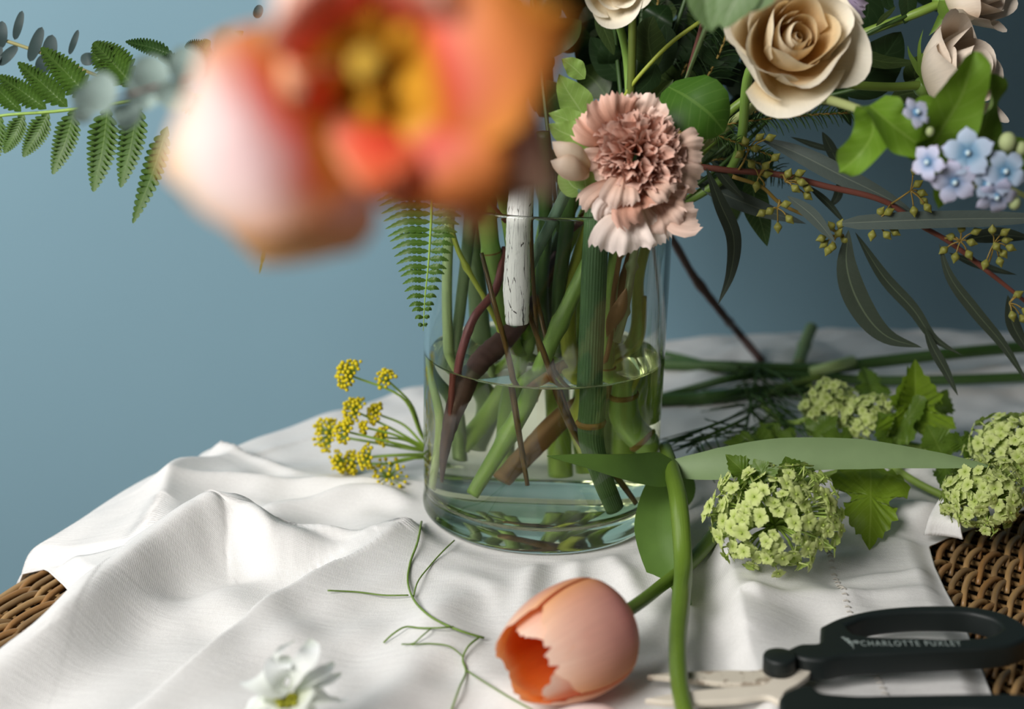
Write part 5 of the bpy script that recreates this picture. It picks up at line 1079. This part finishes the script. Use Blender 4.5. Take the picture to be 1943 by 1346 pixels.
# ------------------------------------------------------------------ dill flower lying beside the vase
DILS = stem_mat('dill_stalk', '7a9a2e', '98b44a', trans=.1); DILF = plain_mat('dill_yellow', 'd9c61c', .6, .3, .22, 500, .15)
YD = .885
df = empty('dill_flower', PY(806, 858, YD), 'yellow dill flower umbel spraying out from behind the vase', 'flower')
hub = PY(850, 862, YD+.015)
for i, (x, y_, r_, tn, via) in enumerate([(668, 714, 30, 56, (760, 752)), (735, 722, 22, 26, (775, 760)), (677, 782, 27, 44, (740, 812)), (716, 786, 20, 34, (765, 806)), (628, 826, 34, 52, (720, 842)), (660, 820, 26, 36, (735, 838)), (695, 812, 14, 12, (750, 826)), (730, 830, 20, 22, (770, 836)), (648, 876, 22, 26, (720, 866)), (672, 880, 26, 44, (735, 880)), (702, 868, 24, 32, (750, 864)), (738, 905, 34, 34, (740, 888))]):
    yd = YD-.012+.006*(i % 5); c = PY(x, y_, yd); s_ = scl(c); v_ = PY(via[0], via[1], yd+.004)
    um = MB(); tube(um, [hub, PY(815, 858+(y_-830)*.12, YD+.008), v_, c], [s_*3.4, s_*3.2, s_*2.6, s_*2.2], 6, 18); u_ = um.build('ray', DILS, df)
    out = (c-v_).normalized(); mb = MB(); mr = MB(); rr = random.Random(i)
    if i == 11: out = Vector((-.1, -.8, .5)).normalized()
    for q in range(int(tn*1.15)):
        a = q*2.39996; zz = 1-(q+.5)/(tn*1.15)*1.15; qq = math.sqrt(max(0, 1-zz*zz)); d = rot_to(out).to_3x3() @ Vector((math.cos(a)*qq, math.sin(a)*qq, zz)); e = c+d*r_*s_*rr.uniform(.72, 1.08)
        tube(mr, [c, e], [s_*1., s_*.8], 4, 2, cap=False); ball(mb, e, s_*3.9*rr.uniform(.8, 1.15), 6, 5)
    mr.build('raylets', DILS, u_, kind='stuff'); mb.build('florets', DILF, u_, kind='stuff')
# wispy dill foliage behind the strap leaf
WISP = plain_mat('dill_thread_green', '3f5c22', .5, .3, .3, 200, .1)
wf_ = empty('dill_foliage', PC(1450, 760, .02), 'wispy dark green dill foliage tangled between the loose stems and the strap leaf', 'greenery')
rr = random.Random(5)
for (pts) in ([(1290, 850), (1360, 820), (1430, 770), (1450, 720), (1440, 690)], [(1270, 838), (1340, 812), (1420, 780), (1470, 760)], [(1440, 690), (1430, 740), (1418, 800), (1412, 850)], [(1436, 732), (1480, 790), (1510, 850), (1522, 868)], [(1428, 690), (1500, 730), (1540, 770), (1580, 830)]):
    mb = MB(); tube(mb, [PC(p[0], p[1], .016+.006*math.sin(i*2.)) for i, p in enumerate(pts)], .0011, 6, 20); mb.build('stem', WISP, wf_)
mb = MB()
for i in range(95):
    x0, y0 = rr.choice([(1440, 700), (1430, 740), (1425, 780), (1350, 822), (1460, 760), (1320, 835), (1480, 790), (1415, 820)]); x0 += rr.uniform(-20, 20); y0 += rr.uniform(-14, 14)
    a = rr.choice([.85, .7, 2.6, 2.9, 1.2, .5]); a += rr.uniform(-.35, .35); l = rr.uniform(40, 120); k = rr.uniform(-.35, .35)
    P = []
    for t in np.linspace(0, 1, 5): P.append(PC(x0+math.cos(a+k*t)*l*t, y0+math.sin(a+k*t)*l*t*.85, .012+rr.uniform(0, .016)))
    tube(mb, P, [.00065, .0006, .0006, .0005, .0003], 4, 9, cap=False)
mb.build('threads', WISP, wf_, kind='stuff')
# pale wisp lying on the cloth in front of the vase
WIS2 = plain_mat('pale_thread_green', '6f8a3e', .5, .3, .2, 200, .1)
ws = empty('dill_wisp', PC(780, 1130, .002), 'single pale green dill wisp lying on the cloth in front of the vase', 'greenery')
for pts, r_ in (([(918, 1211), (890, 1203), (850, 1188), (810, 1165), (785, 1138), (774, 1105), (778, 1070), (792, 1030), (800, 990)], 3), ([(784, 1134), (792, 1106), (815, 1075), (845, 1042), (862, 1026)], 2), ([(775, 1130), (730, 1130), (680, 1124), (622, 1121)], 2), ([(860, 1190), (830, 1192), (795, 1192), (770, 1190), (745, 1204), (728, 1220)], 2.2), ([(818, 1193), (800, 1208), (785, 1221), (762, 1223)], 1.8), ([(910, 1209), (888, 1228), (878, 1252), (884, 1272), (872, 1305), (856, 1350)], 2.6), ([(880, 1248), (855, 1228), (820, 1222), (780, 1224)], 1.8), ([(884, 1272), (915, 1292), (960, 1320), (1010, 1348)], 2)):
    Q_ = spl([(p[0], p[1], 0) for p in pts], len(pts)*4); mb = MB(); P = [PC(p[0], p[1], .0026+.0012*math.sin(i*.45)) for i, p in enumerate(Q_)]; tube(mb, P, r_*scl(P[0])*.8, 6, len(P)*2); mb.build('thread', WIS2, ws)

# ------------------------------------------------------------------ white flower
WHT = petal_mat('white_petal', [(0, 'c9cf9a'), (.25, 'e6eae2'), (.7, 'f2f4f4'), (1, 'e9efe2')], [(0, 'b9c47a'), (.4, 'e2e7e0'), (1, 'eef1ee')], .35, .5, .06)
GCEN = plain_mat('olive_flower_heart', '8f8f26', .7, .2, .5, 220)
wc = PC(545, 1322, .026)
wfl = empty('white_flower', PC(545, 1330, 0), 'white star-shaped flower with a green heart lying on the cloth', 'flower')
for px, hw in (([(545, 1312, .030), (535, 1290, .040), (528, 1270, .046), (550, 1246, .046)], 22), ([(548, 1315, .030), (560, 1280, .044), (580, 1255, .050), (590, 1212, .048)], 17), ([(538, 1315, .030), (515, 1295, .040), (500, 1285, .042), (488, 1300, .030)], 30), ([(555, 1315, .030), (590, 1290, .040), (615, 1275, .040), (632, 1256, .036)], 12), ([(556, 1318, .030), (600, 1300, .036), (625, 1290, .034), (648, 1278, .030)], 11), ([(556, 1322, .030), (595, 1318, .036), (620, 1322, .030), (648, 1330, .014)], 26), ([(540, 1325, .030), (500, 1330, .032), (475, 1345, .022), (455, 1360, .010)], 20), ([(552, 1330, .030), (580, 1345, .034), (600, 1362, .026), (620, 1385, .012)], 26), ([(540, 1332, .030), (520, 1350, .032), (505, 1375, .020), (500, 1395, .010)], 26), ([(545, 1300, .034), (520, 1262, .044), (522, 1250, .048), (560, 1215, .044)], 5)):
    mb = MB(); leaf(mb, [PC(*p) for p in px], hw*1.25*scl(wc), N=(0, -.5, .8), nu=16, nv=10, prof=prof_leaf(.5, .7), curl=.3, wave=.08); mb.build('petal', WHT, wfl)
mb = MB(); rr = random.Random(3)
for i in range(40):
    a = i*2.4; q = math.sqrt(i/40)*20; ball(mb, PC(545+q*math.cos(a), 1330+q*math.sin(a)*.7, .031+.003*rr.random()), .0013, 6, 5)
mb.build('heart', GCEN, wfl)
mb = MB(); tube(mb, [PC(545, 1330, .026), PC(600, 1380, .006), PC(680, 1440, .004)], .0018, 8); mb.build('stem', TSTEM, wfl)

# ------------------------------------------------------------------ florist scissors
GRIP = plain_mat('dark_green_grip', '161d1c', .5, .4, .12, 900, bump=.1); CREAM = plain_mat('cream_coated_steel', 'd9d0c0', .45, .4, .06, 120)
def stained():
    k = NT('stained_cream_blade'); n = k.noise(k.obj(), 160, 4, .7); m = k.math('MULTIPLY', k.math('GREATER_THAN', n, .56), .55)
    c = k.mix(m, lin('cfc6b6'), lin('6a5138')); return k.finish(c, .4, .4)
ZT = cz(*PZ(1700, 1230, .02)[:2])+.021
sc = empty('scissors', PZ(1480, 1300, ZT-.02), 'florist scissors with dark green handles and cream blades lying on the cloth', 'scissors')
def solid(name, mat, outl, holes, z0, z1, parent, bev=.0016, smooth=True):
    """flat outline given in pixels on the plane z1, made solid down to z0"""
    cu = bpy.data.curves.new(name, 'CURVE'); cu.dimensions = '2D'; cu.fill_mode = 'BOTH'
    for ring, dens_ in [(outl, 8)]+[(h_, 8) for h_ in holes]:
        P = [PZ(p[0], p[1], z1) for p in ring]; P = P+[P[0]]
        C = spl(P, len(ring)*dens_)[:-1] if smooth else np.array([list(p) for p in P[:-1]])
        s_ = cu.splines.new('POLY'); s_.points.add(len(C)-1); s_.use_cyclic_u = True
        for q, c_ in zip(s_.points, C): q.co = (c_[0], c_[1], 0, 1)
    cu.extrude = (z1-z0)/2-bev; cu.bevel_depth = bev; cu.bevel_resolution = 3; cu.offset = -bev
    t = bpy.data.objects.new('tmp', cu); COL.objects.link(t); dg = bpy.context.evaluated_depsgraph_get(); dg.update()
    me = bpy.data.meshes.new_from_object(t.evaluated_get(dg)); bpy.data.objects.remove(t)
    off = base_of(parent); me.transform(Matrix.Translation(Vector((0, 0, (z0+z1)/2))-off)); me.materials.clear(); me.materials.append(mat)
    o_ = bpy.data.objects.new(name, me); COL.objects.link(o_); o_.parent = parent
    me.polygons.foreach_set('use_smooth', [True]*len(me.polygons)); me.set_sharp_from_angle(angle=.6)
    return o_
HA = solid('handle', GRIP, [(1557, 1188), (1588, 1173), (1640, 1159), (1700, 1151), (1770, 1148), (1850, 1151), (1905, 1163), (1945, 1185), (1952, 1206), (1925, 1222), (1880, 1229), (1830, 1232), (1700, 1239), (1600, 1245), (1560, 1252), (1530, 1250), (1500, 1243), (1481, 1241), (1500, 1228), (1517, 1221), (1553, 1218), (1556, 1203)],
           [[(1606, 1186), (1640, 1172), (1700, 1163), (1780, 1160), (1850, 1164), (1888, 1176), (1900, 1190), (1885, 1203), (1830, 1211), (1740, 1209), (1660, 1207), (1620, 1201)]], ZT-.0125, ZT, sc, .0022)
HB = solid('handle', GRIP, [(1479, 1345), (1481, 1320), (1500, 1307), (1540, 1299), (1555, 1311), (1600, 1317), (1700, 1317), (1850, 1315), (1943, 1317), (2010, 1335), (2030, 1375), (1990, 1420), (1900, 1440), (1750, 1440), (1620, 1425), (1560, 1400), (1545, 1375), (1500, 1372)],
           [[(1600, 1372), (1640, 1356), (1720, 1348), (1850, 1346), (1940, 1356), (1965, 1378), (1940, 1402), (1850, 1414), (1720, 1412), (1640, 1396)]], ZT-.0135, ZT-.001, sc, .0022)
solid('blade', stained(), [(1228, 1281), (1262, 1277), (1320, 1274), (1380, 1272), (1440, 1271), (1470, 1258), (1500, 1254), (1520, 1262), (1515, 1280), (1480, 1292), (1440, 1296), (1380, 1296), (1320, 1290), (1270, 1285)], [], ZT-.0135, ZT-.0105, sc, .0005)
solid('blade', CREAM, [(1224, 1326), (1265, 1318), (1330, 1309), (1400, 1303), (1450, 1298), (1480, 1262), (1490, 1246), (1515, 1245), (1535, 1256), (1538, 1275), (1520, 1293), (1490, 1312), (1478, 1330), (1462, 1322), (1400, 1327), (1330, 1331), (1260, 1331)], [], ZT-.0098, ZT-.0066, sc, .0006)
def disc(name, mat, c, r, h, parent, bev=.0012):
    mb = MB(); lathe(mb, [(0, 0), (r, 0), (r, h*.45), (r*.985, h*.5), (r, h*.55), (r, h-bev), (r-bev*.3, h-bev*.3), (r-bev, h), (0, h)], 40, tuple(c)); return mb.build(name, mat, parent)
pv = PZ(1478, 1273, ZT-.0066); disc('pivot_bolt', GRIP, (pv.x, pv.y, ZT-.0066), .0078, .0085, sc)
PRINT = plain_mat('pale_grey_print', '9aa6a2', .5, .3, .05, 300)
def text_on(txt, p0, p1, hgt, parent):
    cu = bpy.data.curves.new('lettering', 'FONT'); cu.body = txt; cu.size = 1; cu.space_character = 1.25
    t = bpy.data.objects.new('tmp', cu); COL.objects.link(t); dg = bpy.context.evaluated_depsgraph_get(); dg.update()
    me = bpy.data.meshes.new_from_object(t.evaluated_get(dg)); bpy.data.objects.remove(t)
    n = len(me.vertices); co = np.empty(n*3); me.vertices.foreach_get('co', co); co = co.reshape(-1, 3); w_ = co[:, 0].max()
    a_, b_ = PZ(*p0, ZT+.0002), PZ(*p1, ZT+.0002); d = b_-a_; L = d.length; d.normalize(); u_ = Vector((0, 0, 1)).cross(d)
    M = np.array([list(d*(L/w_)), list(u_*(hgt/.72)), [0, 0, .0002]]); co = co@M+np.array(a_-base_of(parent)); me.vertices.foreach_set('co', co.ravel().tolist())
    me.materials.clear(); me.materials.append(PRINT); me.update()
    o_ = bpy.data.objects.new('lettering', me); COL.objects.link(o_); o_.parent = parent; return o_
text_on('CHARLOTTE PUXLEY', (1634, 1226), (1826, 1226), .0052, HA)
mb = MB(); ce = PZ(1616, 1220, ZT+.0002)
for (dx, dy, r_) in ((-.0016, .0034, .0015), (.0022, .0006, .0017), (-.0006, .0008, .0012), (-.003, .0052, .0010)):
    for i in range(5):
        a = i*2*pi/5; e = Vector((math.cos(a), math.sin(a), 0)); b0 = ce+Vector((dx, dy, 0)); leaf(mb, [b0, b0+e*r_*.5, b0+e*r_], r_*.36, N=(0, 0, 1), nu=4, nv=2, prof=prof_petal(.4, .6))
for P in ([(-.0004, -.0056), (0, -.002), (-.0014, .003)], [(0, -.002), (.001, -.0006), (.002, .0004)], [(-.0002, -.0034), (-.0012, -.001), (-.003, .005)]):
    tube(mb, [ce+Vector((x, y_, 0)) for x, y_ in P], .00016, 4, 6)
mb.build('emblem', PRINT, HA)
